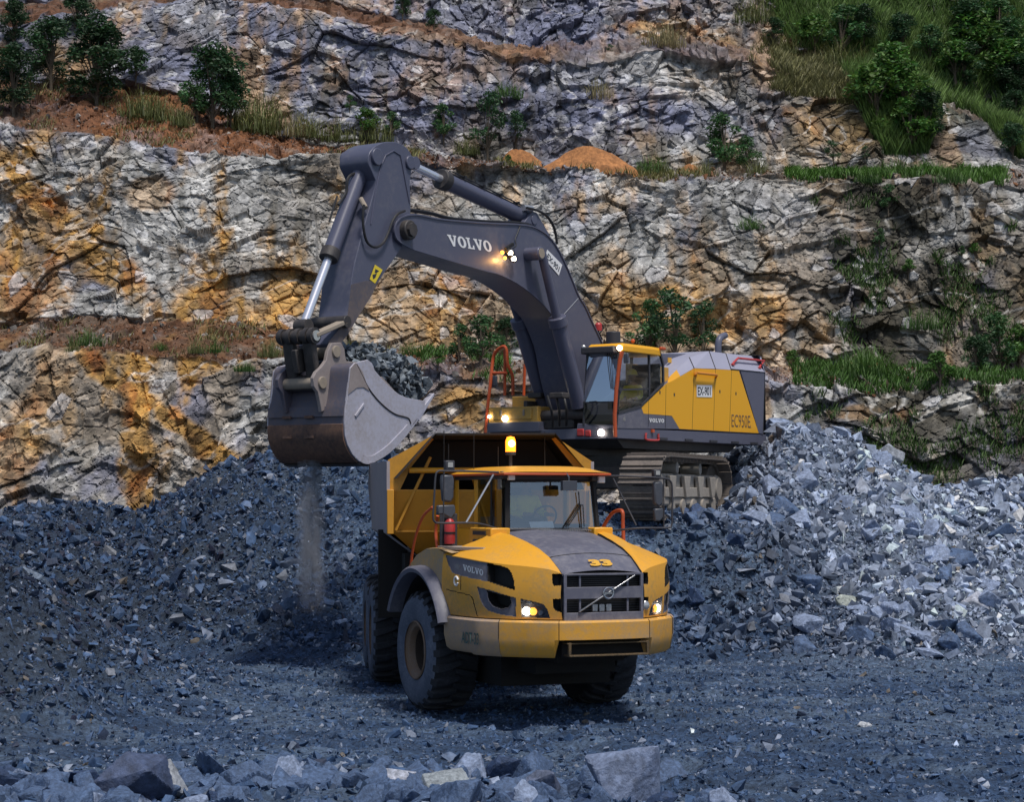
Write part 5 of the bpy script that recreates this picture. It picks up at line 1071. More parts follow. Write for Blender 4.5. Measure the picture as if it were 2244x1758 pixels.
# arm cylinder bracket
br = [E7(*p, .26) for p in ((470, 318), (520, 250), (560, 205), (600, 215), (640, 290), (700, 390), (745, 470), (640, 400), (560, 345))]
MB().prism(br, -.12).build("cylinder_bracket", M_boom, boom, bevel=.01); MB().prism([Vector(p) - Vector((0, .40, 0)) for p in br], -.12).build("cylinder_bracket", M_boom, boom, bevel=.01)
q = E7(578, 290, .28); MB().cyl(q, q - Vector((0, .56, 0)), .11, 20).build("bracket_pin", M_cyl, boom, bevel=.01)
def cylinder(name, top, bot, gland, rb, rr, parent=exc, rodmat=M_rod):
    """top = rod end, bot = barrel end, gland = where the rod leaves the barrel"""
    top, bot, gland = Vector(top), Vector(bot), Vector(gland); d = (gland - bot).normalized()
    c = MB(); c.tube([bot, gland], rb, 24); ob = c.build(name, M_cyl, parent, smooth=50)
    MB().tube([gland - d * .16, gland + d * .06], rb * 1.22, 24).build("gland", M_greasy if rodmat == M_rod else M_cyl, ob, bevel=.015)
    MB().tube([gland, top], rr, 20).build("rod", rodmat, ob, smooth=50); return ob
ac = cylinder("arm_cylinder", E2(985, 208, 0), E2(1765, 572, 0), E2(1205, 312, 0), .175, .085)
ax = (E2(1765, 572, 0) - E2(1205, 312, 0)).normalized(); up = Vector((0, 1, 0)).cross(ax); up = up if up.z > 0 else -up
mb = MB(); a0, a1 = E2(1240, 322, 0), E2(1740, 560, 0)
for off in (.12, .02): mb.tube([a0 + up * .19 + Vector((0, off, 0)), a1 + up * .19 + Vector((0, off, 0))], .016, 6)
for t in (.15, .4, .63, .86): mb.box(a0 + (a1 - a0) * t + up * .19 + Vector((0, .07, 0)), (.06, .2, .06))
mb.build("cylinder_pipe", M_hose, ac)
MB().cyl(E2(985, 208, 0) + Vector((0, .2, 0)), E2(985, 208, 0) - Vector((0, .2, 0)), .13, 18).build("rod_eye", M_cyl, ac)
# boom cylinders
c1 = cylinder("boom_cylinder", E7(650, 640, .66), E4(735, 640, .66), E7(812, 1330, .66), .175, .10, rodmat=M_cyl)
q = E7(648, 640, .80); MB().cyl(q, q - Vector((0, .42, 0)), .145, 24).build("rod_eye", M_cyl, c1, bevel=.02); MB().cyl(q, q + Vector((0, .015, 0)), .11, 20).build("pin_cap", M_pin, c1)
c2 = cylinder("boom_cylinder", E7(270, 900, -.66), E4(530, 790, -.66), E7(420, 1345, -.66), .175, .10, rodmat=M_cyl)
mb = MB(); 
for y in (.45, -.8): mb.box((1.25, y, 2.45), (.5, .10, .5))
mb.box((1.0, -.2, 2.2), (1.0, 1.4, .3)); mb.cyl((1.45, .85, 2.35), (1.45, -.95, 2.35), .12, 14); mb.build("boom_foot_bracket", M_greasy, exc, bevel=.02)
MB().box(E4(590, 560, .66), (.3, .35, .12)).build("hose_clamp", M_greasy, exc, bevel=.02); MB().box(E4(430, 560, -.66), (.3, .35, .12)).build("hose_clamp", M_greasy, exc, bevel=.02)
for k, (a_, b_) in enumerate((((560, 540), (590, 780)), ((620, 550), (640, 780)), ((500, 560), (540, 790)))): tubes(smoothpath([E4(*a_, .5), E4((a_[0] + b_[0]) / 2 + 12, (a_[1] + b_[1]) / 2, .6), E4(*b_, .4)], 12), .03, "hose", M_hose, exc)

# ---- arm
ap = [E2(*p, .36) for p in ((715, 205), (722, 140), (758, 92), (825, 62), (905, 62), (965, 92), (1003, 140), (1016, 200), (1002, 262), (994, 330), (998, 430), (1000, 520), (985, 640), (938, 770), (882, 850), (802, 965), (737, 1085), (642, 1235), (577, 1345))] \
   + [E3(*p, .36) for p in ((850, 320), (880, 430), (852, 505), (790, 520), (738, 495), (715, 430), (705, 330))] + [E2(*p, .36) for p in ((575, 1245), (592, 1120), (604, 1000), (624, 880), (660, 740), (700, 590), (740, 450), (772, 330), (742, 262))]
ap = rounded(ap)
arm = MB().prism(ap, -.72).build("arm", M_boom, exc, bevel=.012)
fr = [E2(*p, .365) for p in ((604, 1010), (700, 985), (780, 985), (735, 1085), (642, 1235), (577, 1345))] + [E3(*p, .365) for p in ((845, 330), (872, 430), (790, 510), (720, 430), (705, 330))] + [E2(575, 1245, .365), E2(592, 1120, .365)]
MB().prism(fr, .012).build("lower_arm_plate", M_armd, arm)
tubes([E2(*p, .366) for p in ((735, 610), (765, 400), (800, 230), (835, 150), (885, 122), (930, 150), (945, 220), (965, 330), (992, 470))], .014, "stiffener_weld", M_cyl, arm)
c0 = E2(768, 162, .36); MB().cyl(c0 + Vector((0, .06, 0)), c0 - Vector((0, .78, 0)), .17, 24).build("cylinder_pin", M_boom, arm, bevel=.015)
c0 = E2(990, 200, .36); MB().cyl(c0 + Vector((0, .05, 0)), c0 - Vector((0, .78, 0)), .14, 24).build("cylinder_pin", M_boom, arm, bevel=.015)
mb = MB(); front_pts = [E2(*p, .30) for p in ((640, 760), (600, 900), (560, 1060), (520, 1200))]
ws = MB().ext([E2(*p, .378) for p in ((762, 878), (812, 912), (762, 1003), (727, 975))][::-1], (0, .004, 0)).build("warning_sign", paint("warning_yellow", (.8, .6, .03), .5, amt=.1, bump=0), arm, smooth=0)
mb = MB(); mb.add([E2(*p, .384) for p in ((765, 905), (790, 920), (770, 935), (760, 930))], [(0, 1, 2, 3)]); mb.add([E2(*p, .384) for p in ((745, 945), (775, 935), (765, 965), (750, 975))], [(0, 1, 2, 3)]); mb.build("warning_mark", M_inkd, ws, smooth=0)
for pts in (((690, 480), (682, 560), (690, 660), (715, 735), (765, 762), (815, 735), (850, 670), (880, 590), (915, 540), (960, 520)), ):
    tubes(smoothpath([E2(*p, .44) for p in pts], 50), .026, "hose", M_hose, arm)
MB().cyl(E2(668, 440, .2), E2(700, 500, .36), .05, 10).build("hose_fitting", M_pin, arm)
for dz, yy in ((0, .3), (8, .1)): tubes(smoothpath([E2(x, y + dz, yy) for x, y in ((940, 548), (985, 515), (1050, 520), (1140, 535), (1250, 565), (1380, 580), (1560, 592), (1720, 600), (1800, 620))], 40), .028, "hose", M_hose, boom)
for yy in (.3, .05): tubes(smoothpath([E2(x, y, yy) for x, y in ((1770, 500), (1830, 515), (1890, 545), (1935, 600), (1958, 660), (1970, 740))], 30), .03, "hose", M_hose, boom)
MB().cyl(E2(1745, 500, .2), E2(1800, 505, .2), .07, 12).build("hose_fitting", M_lampoff, boom); MB().cyl(E2(920, 530, .3), E2(965, 515, .3), .06, 12).build("hose_fitting", M_lampoff, boom)
tubes(smoothpath([E2(x, y, 0) for x, y in ((640, 270), (600, 285), (578, 320), (572, 390), (545, 440), (520, 480))], 24), .03, "hose", M_hose, arm)
# bucket cylinder and linkage
P_ = .46
c3 = cylinder("bucket_cylinder", E2(286, 1288, 0), E2(700, 175, 0), E2(458, 825, 0), .155, .085)
MB().cyl(E2(286, 1288, 0) + Vector((0, .14, 0)), E2(286, 1288, 0) - Vector((0, .14, 0)), .14, 18).build("rod_eye", M_greasy, c3)
tubes([E2(548, 430, .0) + Vector((.17, 0, 0)), E2(500, 600, 0) + Vector((.19, 0, 0))], .02, "cylinder_pipe", M_hose, c3)
hp = E3(578, 262, .44); lp = E3(640, 755, .42); pv = E3(895, 120, .44)
mb = MB(); mb.cyl(hp, hp - Vector((0, .88, 0)), .12, 24)
for yy in (0, .14, .34, .54, .74): mb.cyl(hp - Vector((0, yy, 0)), hp - Vector((0, yy + .10, 0)), .155, 24)
lk = mb.build("linkage", M_greasy, exc, smooth=40); MB().cyl(hp, hp + Vector((0, .03, 0)), .10, 20).build("pin_cap", M_lampoff, lk)
MB().beam(hp + Vector((0, -.06, 0)), pv + Vector((0, -.06, 0)), .09, .20, up=(0, 1, 0)).build("side_link", M_pin, lk, bevel=.02); MB().beam(hp + Vector((0, -.84, 0)), pv + Vector((0, -.84, 0)), .09, .20, up=(0, 1, 0)).build("side_link", M_greasy, lk, bevel=.02)
MB().cyl(pv + Vector((0, .04, 0)), pv - Vector((0, .92, 0)), .12, 20).build("link_pivot", M_greasy, lk, bevel=.01)
for yy in (-.18, -.66):
    a_, b_ = hp + Vector((0, yy, 0)), lp + Vector((0, yy, 0)); mb = MB(); mb.add([], []); mb.beam(a_, b_, .15, .26, up=(0, 1, 0)); mb.build("bucket_link", M_greasy, lk, bevel=.04)
MB().beam(hp + Vector((0, -.42, 0)) * 1 + (lp - hp) * .25, lp + Vector((0, -.42, 0)) - (lp - hp) * .25, .4, .12, up=(0, 1, 0)).build("link_web", M_greasy, lk, bevel=.02)
mb = MB(); mb.cyl(lp + Vector((0, -.12, 0)), lp - Vector((0, .84, 0)), .15, 24); mb.build("link_tube", M_greasy, lk, bevel=.03)

# ---- bucket
Bo = [(985, 548), (940, 600), (925, 750), (910, 890), (888, 1020), (880, 1150), (884, 1300), (910, 1400), (960, 1500), (1030, 1572), (1110, 1602), (1200, 1572), (1350, 1475), (1500, 1320), (1590, 1200)]
Bi = [(1700, 1060), (1722, 945), (1640, 932), (1530, 912), (1440, 872), (1340, 790), (1260, 705), (1190, 620), (1165, 550), (1120, 515)]
W2 = .95
side = [E3(*p, W2) for p in Bo + Bi]
sh = catmull([E3(*p, W2) for p in Bo], 71)
def inner(P, t):
    P = [Vector(p) for p in P]; c = E3(1280, 1010, W2); return [p + (c - p).normalized() * t for p in P]
def shell(i0, i1, out_, mat, name, parent, y0_=W2 - .03, y1_=-W2 + .03):
    seg = [Vector(p) for p in sh[i0:i1]]; o = inner(seg, -out_); i_ = inner(seg, .05); mb = MB()
    loop = o + i_[::-1]; n = len(loop)
    A = [Vector((p.x, y0_, p.z)) for p in loop]; B = [Vector((p.x, y1_, p.z)) for p in loop]
    mb.add(A + B, [(k, (k + 1) % n, n + (k + 1) % n, n + k) for k in range(n)]); m = len(o)
    mb.add(A, [(k, k + 1, n - 2 - k, n - 1 - k) for k in range(m - 1)]); mb.add(B, [(k, k + 1, n - 2 - k, n - 1 - k) for k in range(m - 1)]); return mb.build(name, mat, parent, smooth=40)
bucket = shell(0, 71, 0, M_bkt, "bucket", exc)
for s_ in (1, -1):
    P = [Vector((p.x, W2 * s_, p.z)) for p in side]
    sp = MB().prism(P, -.05 * s_).build("side_plate", M_worn, bucket, bevel=.008)
    rim_o = [Vector((p[0], W2 * s_, p[2])) for p in sh]; rim_i = [Vector((p.x, W2 * s_, p.z)) for p in inner(sh, .16)]; 
    mb = MB(); lo_, hi_ = 46, 70
    mb.add([p + Vector((0, .02 * s_, 0)) for p in rim_o[lo_:hi_]] + [p + Vector((0, .02 * s_, 0)) for p in rim_i[lo_:hi_]] + rim_i[lo_:hi_], [(k, k + 1, hi_ - lo_ + k + 1, hi_ - lo_ + k) for k in range(hi_ - lo_ - 1)] + [(hi_ - lo_ + k, hi_ - lo_ + k + 1, 2 * (hi_ - lo_) + k + 1, 2 * (hi_ - lo_) + k) for k in range(hi_ - lo_ - 1)])
    mb.build("heel_plate", M_worn, sp, smooth=30)
    upp = [E3(*p, W2) for p in ((985, 548), (940, 600), (925, 750), (912, 875), (1000, 805), (1070, 800), (1130, 840), (1060, 640), (1005, 560))]
    MB().prism([Vector((p.x, (W2 + .002) * s_, p.z)) for p in upp], .012 * s_).build("corner_plate", M_bktt, sp, smooth=0)
    arcl = [E3(*p, W2) for p in ((1000, 560), (1060, 680), (1120, 800), (1200, 910), (1300, 1010), (1400, 1080), (1500, 1110), (1545, 1130), (1565, 1180))]
    mb = MB(); mb.tube([Vector((p.x, (W2 + .004) * s_, p.z)) for p in smoothpath(arcl, 40)], .016, 5); mb.build("plate_edge", M_greasy, sp)
    mb = MB(); mb.beam(*[Vector((p.x, (W2 + .01) * s_, p.z)) for p in (E3(985, 1105, W2), E3(1075, 975, W2))], .05, .03, up=(0, 1, 0)); mb.build("plate_lug", M_worn, sp, bevel=.008)
    mb = MB(); mb.prism([Vector((p.x, (W2 - .05) * s_, p.z)) for p in [E3(*q, W2) for q in ((1265, 705), (1450, 872), (1430, 850), (1290, 690))]], -.12 * s_); mb.build("side_shroud", M_bktt, sp)
for (i0, i1, o_, m_) in ((19, 24, .035, M_bkt), (26, 46, .03, M_bktb), (46, 60, .045, M_greasy), (60, 70, .03, M_worn)): shell(i0, i1, o_, m_, "wear_band", bucket, W2 - .035, -W2 + .035)
mb = MB(); seg = [Vector(p) for p in sh]
for i in (23, 30):
    for y in (-.42, .12): mb.box(Vector((seg[i].x, y, seg[i].z)) + (seg[i] - E3(1280, 1010, W2)).normalized() * .04, (.05, .20, .05))
mb.build("wear_lug", M_bktb, bucket)
ear = [E3(*p, .47) for p in ((1010, 540), (900, 530), (885, 470), (878, 400), (840, 335), (745, 340), (705, 430), (690, 520), (640, 590), (585, 640), (553, 705), (560, 790), (600, 850), (625, 960), (640, 1060), (900, 900))]
for y_ in (0, -.86): MB().prism([Vector(p) + Vector((0, y_, 0)) for p in ear], -.08).build("bucket_ear", M_bktt if y_ == 0 else M_bkt, bucket, bevel=.01)
for (x, y, r) in ((785, 432, .115), (642, 755, .115)):
    q = E3(x, y, .47); MB().cyl(q + Vector((0, .04, 0)), q - Vector((0, 1.0, 0)), r, 24).build("bucket_pin", M_pin, bucket, bevel=.01)
la, lb_ = E3(1590, 1200, W2), E3(1730, 1000, W2); dn = (lb_ - la).normalized()
mb = MB(); mb.beam(Vector((la.x, -W2, la.z)) + dn * .05, Vector((la.x, W2, la.z)) + dn * .05, .32, .07, up=tuple(dn.cross(Vector((0, 1, 0))))); mb.build("cutting_edge", M_worn, bucket, bevel=.01)
tip = E3(1825, 870, W2); ra = E3(1640, 1130, W2); dt = (tip - ra)
for y_ in (.86, .43, 0, -.43, -.86):
    a_ = Vector((ra.x, y_, ra.z)); b_ = a_ + dt * 1.0; mb = MB(); pd = dt.normalized().cross(Vector((0, 1, 0)))
    mb.add([a_ + pd * .07 + Vector((0, s * .09, 0)) for s in (-1, 1)] + [a_ - pd * .07 + Vector((0, s * .09, 0)) for s in (1, -1)] + [b_ + pd * .025 + Vector((0, s * .06, 0)) for s in (-1, 1)] + [b_ - pd * .025 + Vector((0, s * .06, 0)) for s in (1, -1)], [(0, 1, 2, 3), (7, 6, 5, 4), (0, 4, 5, 1), (1, 5, 6, 2), (2, 6, 7, 3), (3, 7, 4, 0)])
    mb.build("bucket_tooth", M_worn, bucket, bevel=.012)
# load in the bucket
hp_ = [E3(*p, .55) for p in ((1010, 540), (1080, 430), (1230, 330), (1380, 370), (1520, 490), (1650, 640), (1740, 830), (1690, 960), (1500, 1100), (1250, 900))]
r_ = np.random.default_rng(33); poly2 = [(p.x, p.z) for p in hp_]; xs_ = [p[0] for p in poly2]; zs_ = [p[1] for p in poly2]
def pts_in(n, shrink, lo=-.86, hi=.86):
    out = []; cx, cz = sum(xs_) / len(xs_), sum(zs_) / len(zs_)
    while len(out) < n:
        x, z, y = r_.uniform(min(xs_), max(xs_)), r_.uniform(min(zs_), max(zs_)), r_.uniform(lo, hi); k = 1 - .35 * (abs(y) / .9) ** 2
        if inpoly(np.array([cx + (x - cx) / k]), np.array([cz + (z - cz) / k]), poly2)[0]: out.append(FE.M @ Vector((x, y, z)))
    return np.array([p[:] for p in out])
Pl = pts_in(2600, 1); Sl = r_.uniform(.03, .12, len(Pl)) * r_.choice([1, 1, 1.5], len(Pl)); cl_ = np.array([.15, .175, .20])[None] * r_.lognormal(0, .3, (len(Pl), 1))
load = rock_cloud("rock_load", Pl, Sl, cl_, 5); tag(load, "heap of broken blue grey stone filling the raised excavator bucket", "rock load", kind="stuff")
# ================================================================ plants on the ledges
def leaf_mat(name, tr=.25):
    m, nt, b = _mat(name); N = nt.nodes; L = nt.links
    at = N.new("ShaderNodeVertexColor"); at.layer_name = "Col"; L.new(at.outputs[0], b.inputs["Base Color"]); b.inputs["Roughness"].default_value = .6
    tl = N.new("ShaderNodeBsdfTranslucent"); L.new(at.outputs[0], tl.inputs[0]); mx = N.new("ShaderNodeMixShader"); mx.inputs[0].default_value = tr
    L.new(b.outputs[0], mx.inputs[1]); L.new(tl.outputs[0], mx.inputs[2]); L.new(mx.outputs[0], N["Material Output"].inputs[0]); return m
M_leaf = leaf_mat("leaves"); M_blade = leaf_mat("grass_blades")
M_bark = paint("bark", (.10, .075, .05), .9, dirt=(.2, .17, .13), amt=.4, scale=6)
def leaves_mesh(name, centers, radii, per, size, col, seed, flat=.5):
    r = np.random.default_rng(seed); P = []; tone = []
    for c, rad in zip(centers, radii):
        n = int(per * rad * rad * 6); d = r.normal(size=(n, 3)); d /= np.linalg.norm(d, axis=1)[:, None]
        P.append(c + d * (rad * r.uniform(.45, 1.08, (n, 1))) * np.array([1, 1, .8])); tone.append(np.full(n, r.uniform(.65, 1.35)))
    P = np.vstack(P); tone = np.concatenate(tone); n = len(P); a = r.normal(size=(n, 3)); a[:, 2] *= flat; a /= np.linalg.norm(a, axis=1)[:, None]
    b = np.cross(a, r.normal(size=(n, 3))); b /= np.linalg.norm(b, axis=1)[:, None]; s = size * r.uniform(.6, 1.3, (n, 1))
    V = np.stack([P - a * s, P + b * s * .42, P + a * s, P - b * s * .42], 1).reshape(-1, 3); F = np.arange(n * 4).reshape(-1, 4)
    k = (tone * r.uniform(.6, 1.45, n))[:, None]; C_ = np.array(col)[None] * k; C_[:, 0] *= r.uniform(.7, 1.4, n); return np_mesh(name, V, F, M_leaf, np.repeat(C_, 4, 0), link=False)
def shrub_proto(seed, h=2.4, w=1.4, nb=16, col=(.035, .085, .022), per=210, size=.078, trunk=.25):
    r = np.random.default_rng(seed); cs = []; rs = []
    for k in range(nb):
        t = r.uniform(trunk, 1); ww = w * .5 * math.sin(math.pi * min(1, (t - trunk) / (1 - trunk) * .8 + .2)) ** .6; a = r.uniform(0, 6.28); q = ww * r.uniform(.2, 1)
        cs.append(np.array([q * math.cos(a), q * math.sin(a), h * t])); rs.append(r.uniform(.16, .34) * w * .75)
    fol = leaves_mesh("foliage", cs, rs, per, size, col, seed)
    mb = MB(); mb.tube([(0, 0, -.25), (.03, .02, h * .4), (0, .05, h * .85)], [.06, .045, .012], 7)
    for c in cs: mb.tube([(0, .02, max(.1, c[2] * .35)), tuple(c * np.array([.6, .6, .8])), tuple(c)], [.03, .018, .006], 5)
    ob = mb.build("stem", M_bark); st = ob.data; bpy.data.objects.remove(ob); return fol, st
def grass_mesh(name, n, h, spread, col, tip, seed, wdt=.011, lean=.45):
    r = np.random.default_rng(seed); base = r.normal(size=(n, 2)) * spread * .5; bn = np.linalg.norm(base, axis=1, keepdims=True); base = base * np.minimum(1, spread * .8 / bn); hh = h * r.uniform(.35, 1.15, n) * np.exp(-(base ** 2).sum(1) / (spread ** 2) * 1.1); az = r.uniform(0, 6.28, n); ln = lean * r.uniform(.1, 1.3, n) * hh
    d = np.stack([np.cos(az), np.sin(az)], 1); sd_ = np.stack([-d[:, 1], d[:, 0]], 1); VV = []; CC = []
    for k, t in enumerate((0, .5, .8, 1)):
        c = np.concatenate([base + d * (ln * t ** 2)[:, None], (hh * (t - .18 * t ** 2))[:, None]], 1); w = wdt * (1 - t) ** .6 + .002
        off = np.concatenate([sd_ * w, np.zeros((n, 1))], 1); VV += [c - off, c + off]; cc = (np.array(col)[None] * (1 - t) + np.array(tip)[None] * t) * r.uniform(.6, 1.4, (n, 1)); CC += [cc, cc]
    V = np.stack(VV, 1); Cc_ = np.stack(CC, 1); b = (np.arange(n) * 8)[:, None, None]; q = np.array([[0, 1, 3, 2], [2, 3, 5, 4], [4, 5, 7, 6]])[None]
    return np_mesh(name, V.reshape(-1, 3), (q + b).reshape(-1, 4), M_blade, Cc_.reshape(-1, 3), link=False)
SHR = [shrub_proto(1, 2.6, 1.7, 22, (.032, .085, .03)), shrub_proto(2, 2.2, 1.5, 16, (.045, .12, .035)), shrub_proto(3, 2.4, 1.6, 12, (.035, .10, .035), 170, .08, .35),
       shrub_proto(4, 1.6, 1.5, 14, (.065, .16, .025)), shrub_proto(5, 3.0, 2.0, 26, (.022, .062, .02))]
GRA = [grass_mesh("blades", 230, 1.5, .8, (.07, .09, .02), (.21, .22, .075), 1), grass_mesh("blades", 280, 1.2, .85, (.03, .085, .012), (.10, .19, .035), 2), grass_mesh("blades", 160, 1.6, .75, (.22, .17, .08), (.33, .30, .14), 3)]
def add_shrub(px, py, hpx, k, lab, group=None, rz=None, wx=1.0, kind="shrub", p=None):
    p = cliff_pt(px, py) if p is None else p; fol, st = SHR[k]; H0 = [2.6, 2.2, 2.4, 1.6, 3.0][k] * 1.12; s = hpx * p[1] / FPX / H0
    e = bpy.data.objects.new(kind, None); COL.objects.link(e); e.location = p - np.array([0, .12, .08]); e.rotation_euler = (0, 0, rng.uniform(0, 6.28)); e.scale = (s * wx, s * wx, s); e.empty_display_size = .3
    for nm, me in (("foliage", fol), ("stem", st)): o = bpy.data.objects.new(nm, me); COL.objects.link(o); o.parent = e
    tag(e, lab, kind, group); return e
def add_grass(px, py, hpx, k, lab, group=None, wx=1.0):
    p = cliff_pt(px, py); H0 = [1.5, 1.2, 1.6][k]; s = hpx * p[1] / FPX / H0
    o = bpy.data.objects.new("grass_clump", GRA[k]); COL.objects.link(o); o.location = p - np.array([0, .1, .05]); o.rotation_euler = (0, 0, rng.uniform(0, 6.28)); o.scale = (s * wx, s * wx, s); tag(o, lab, "grass clump", group); return o
for a_ in [(205, 225, 225, 4, "tall dark tree on the upper ledge in the top left, second from the left edge", None, None, 1.15, "tree"), (25, 240, 170, 4, "dark bushy tree cut by the left edge on the upper ledge", None, None, 1.1, "tree"),
           (105, 190, 185, 0, "dark shrub between the two tall trees in the top left corner"), (290, 170, 90, 0, "small dark shrub right of the tall tree in the top left"), (160, 60, 120, 4, "dark shrub at the very top, near the left corner"), (20, 90, 120, 4, "dark shrub in the extreme top left corner"),
           (462, 278, 215, 0, "dense dark green tree on the upper ledge above the bare rock, left of the boom", None, None, 1.0, "tree"), (428, 262, 130, 1, "lower green shrub against the left side of the dense dark tree"), (500, 270, 140, 0, "dark shrub against the right side of the dense dark tree"),
           (800, 300, 75, 3, "low round green bush above the top of the arm"), (855, 300, 70, 1, "small bluish green bush right of the low round one"), (765, 235, 40, 1, "tiny shrub on the wall over the excavator arm"),
           (972, 305, 95, 1, "leafy bush left of the thin young tree on the upper ledge"), (1068, 345, 170, 2, "thin young tree with a bare stem on the upper ledge", None, None, .75, "tree"), (1130, 320, 95, 2, "loose branch of bush right of the thin young tree"), (1115, 365, 35, 3, "small bright green plant beside the orange soil heap"),
           (1590, 378, 150, 1, "dark green shrub on the upper ledge above the excavator's engine housing", None, None, 1.05), (1640, 372, 90, 1, "smaller shrub leaning on the right of the dark green one"), (1830, 352, 60, 2, "sparse green shrub at the foot of the ochre patch on the right"), (1900, 345, 40, 2, "sparse low shrub left of the big grass mound"),
           (1480, 800, 190, 2, "tall leafy bush on the lower ledge behind the excavator cab", None, None, 1.0), (1420, 790, 150, 1, "green bush just left of the tall leafy one behind the cab"), (1540, 790, 150, 2, "green bush just right of the tall leafy one behind the cab"),
           (1055, 800, 125, 1, "bush on the lower ledge under the boom", None, None, 1.1), (1005, 790, 90, 1, "shrub under the boom, left of the larger bush"), (960, 805, 40, 3, "low bright plant under the boom near the bucket load"), (1110, 780, 100, 0, "dark bush behind the boom cylinders"),
           (2060, 838, 75, 3, "rounded bright fern-like bush on the right lower ledge", None, None, 1.2), (2190, 820, 150, 1, "tall green bush on the lower ledge near the right edge"), (2140, 830, 110, 0, "dark bush left of the tall one near the right edge"), (2235, 800, 90, 3, "yellow green bush cut by the right edge on the lower ledge"),
           (1995, 600, 40, 3, "small bright shrub clinging to the dark wall at right"), (2140, 560, 35, 3, "small shrub high on the dark wall near the right edge"), (1740, 800, 40, 3, "small yellow green bush right of the engine housing"), (1950, 460, 70, 1, "shrub hanging over the edge of the upper right ledge"), (1930, 540, 50, 1, "shrub on the dark wall below the hanging one"),
           (950, 60, 60, 0, "dark shrub on the wall at the top, left of centre"), (880, 30, 60, 0, "dark shrub at the top edge above the arm"), (1340, 110, 30, 2, "tiny shrub high on the wall above the boom"), (2110, 560, 30, 1, "tiny shrub in the dark wall left of the small high one")]: add_shrub(*a_)
for a_ in [(300, 250, 90, 0, "tall dry grass clump right of the top left trees"), (345, 262, 85, 0, "tall dry grass clump left of the dense dark tree"), (385, 272, 70, 0, "dull grass clump touching the dense dark tree on its left"), (545, 285, 110, 0, "yellow green tall grass clump right of the dense dark tree"), (575, 285, 115, 0, "tallest yellow green grass clump right of the dense dark tree"),
           (640, 295, 85, 2, "straw coloured grass clump on the upper ledge left of the arm top"), (670, 298, 80, 0, "sparse grass clump on the ledge just left of the arm top"), (735, 305, 80, 0, "green and straw grass clump directly behind the arm top"), (820, 305, 80, 0, "grass clump behind the top of the arm on its right"), (1020, 335, 60, 0, "grass clump at the foot of the thin young tree"),
           (1112, 205, 50, 1, "bright grass tuft on a knob of the upper wall"), (1430, 378, 62, 1, "green grass clump on the ledge right of the orange soil heap"), (1450, 378, 50, 0, "smaller grass clump close to the soil heap's right end"), (1545, 388, 60, 0, "thin grass clump at the foot of the dark green ledge shrub"), (1665, 385, 60, 0, "thin grass clump right of the dark green ledge shrub"),
           (1450, 92, 85, 2, "tall straw grass clump at the top of the wall, centre right"), (1475, 95, 70, 2, "second straw grass clump at the top of the wall"), (1315, 210, 70, 2, "dry stalks hanging on the upper wall above the boom"), (1660, 40, 90, 0, "grass clump at the top edge left of the hillside bushes"), (1840, 140, 80, 0, "olive grass clump below the hillside bushes"), (1880, 150, 80, 0, "olive grass clump right below the hillside bushes"), (1810, 130, 60, 2, "dry grass clump on the slope under the hillside"), (1735, 110, 55, 0, "small olive grass clump on the brown slope"),
           (190, 755, 55, 1, "green tuft on the brown debris of the lower ledge at left"), (160, 770, 35, 0, "dry tuft beside the green one on the left debris"), (350, 765, 28, 1, "bright tuft on the lower ledge, left third"), (430, 772, 40, 0, "dry tuft on the lower ledge left of the bucket"), (472, 772, 40, 1, "green tuft on the lower ledge left of the bucket"), (535, 812, 34, 1, "bright tuft hanging just left of the bucket"), (590, 780, 55, 0, "yellow green grass behind the bucket linkage"), (770, 770, 40, 0, "grass behind the arm tip"), (905, 780, 45, 1, "grass clump above the bucket load"),
           (1885, 828, 100, 1, "tall bright grass clump on the right lower ledge"), (1905, 820, 90, 1, "tall grass clump right beside the tallest on the right lower ledge"), (2020, 720, 65, 1, "grass tuft hanging on the dark wall at right"), (1645, 500, 45, 1, "small tuft on the pale wall above the engine housing"), (1990, 400, 80, 1, "high grass mound on the upper right ledge"), (1950, 395, 70, 1, "left part of the grass mound, lighter tuft"), (2040, 398, 75, 1, "right part of the grass mound, darker tuft"), (2085, 396, 55, 1, "lower tuft at the right end of the grass mound"), (1905, 396, 45, 1, "low tuft at the left end of the grass mound")]: add_grass(*a_, wx=1.2)
hill = [(1700, 40), (1760, 20), (1790, 75), (1830, 20), (1850, 80), (1885, 130), (1900, 45), (1935, 100), (1950, 170), (1960, 20), (1985, 60), (2000, 130), (1990, 215), (2030, 10), (2045, 90), (2050, 170), (2040, 260), (2085, 40), (2100, 130), (2110, 200), (2130, 60), (2160, 120), (2150, 20), (2180, 190), (2200, 60), (2215, 140), (2230, 230), (2240, 20), (2000, 290), (1970, 265), (2225, 300), (2190, 260), (1925, 215)]
hill += [(2190, 120), (2225, 100), (2170, 160), (2235, 180), (2205, 220), (2150, 90), (2240, 60), (2120, 150), (2180, 30), (2215, 150)]
for i, (x, y) in enumerate(hill[::2] + hill[-9::2]): add_shrub(x, y + 40, 60 + (i * 37) % 75, (0, 3, 1, 4, 3)[i % 5], "dark green shrub in the thick growth on the upper right hillside", "shrubs on the upper right hillside", wx=1.25)
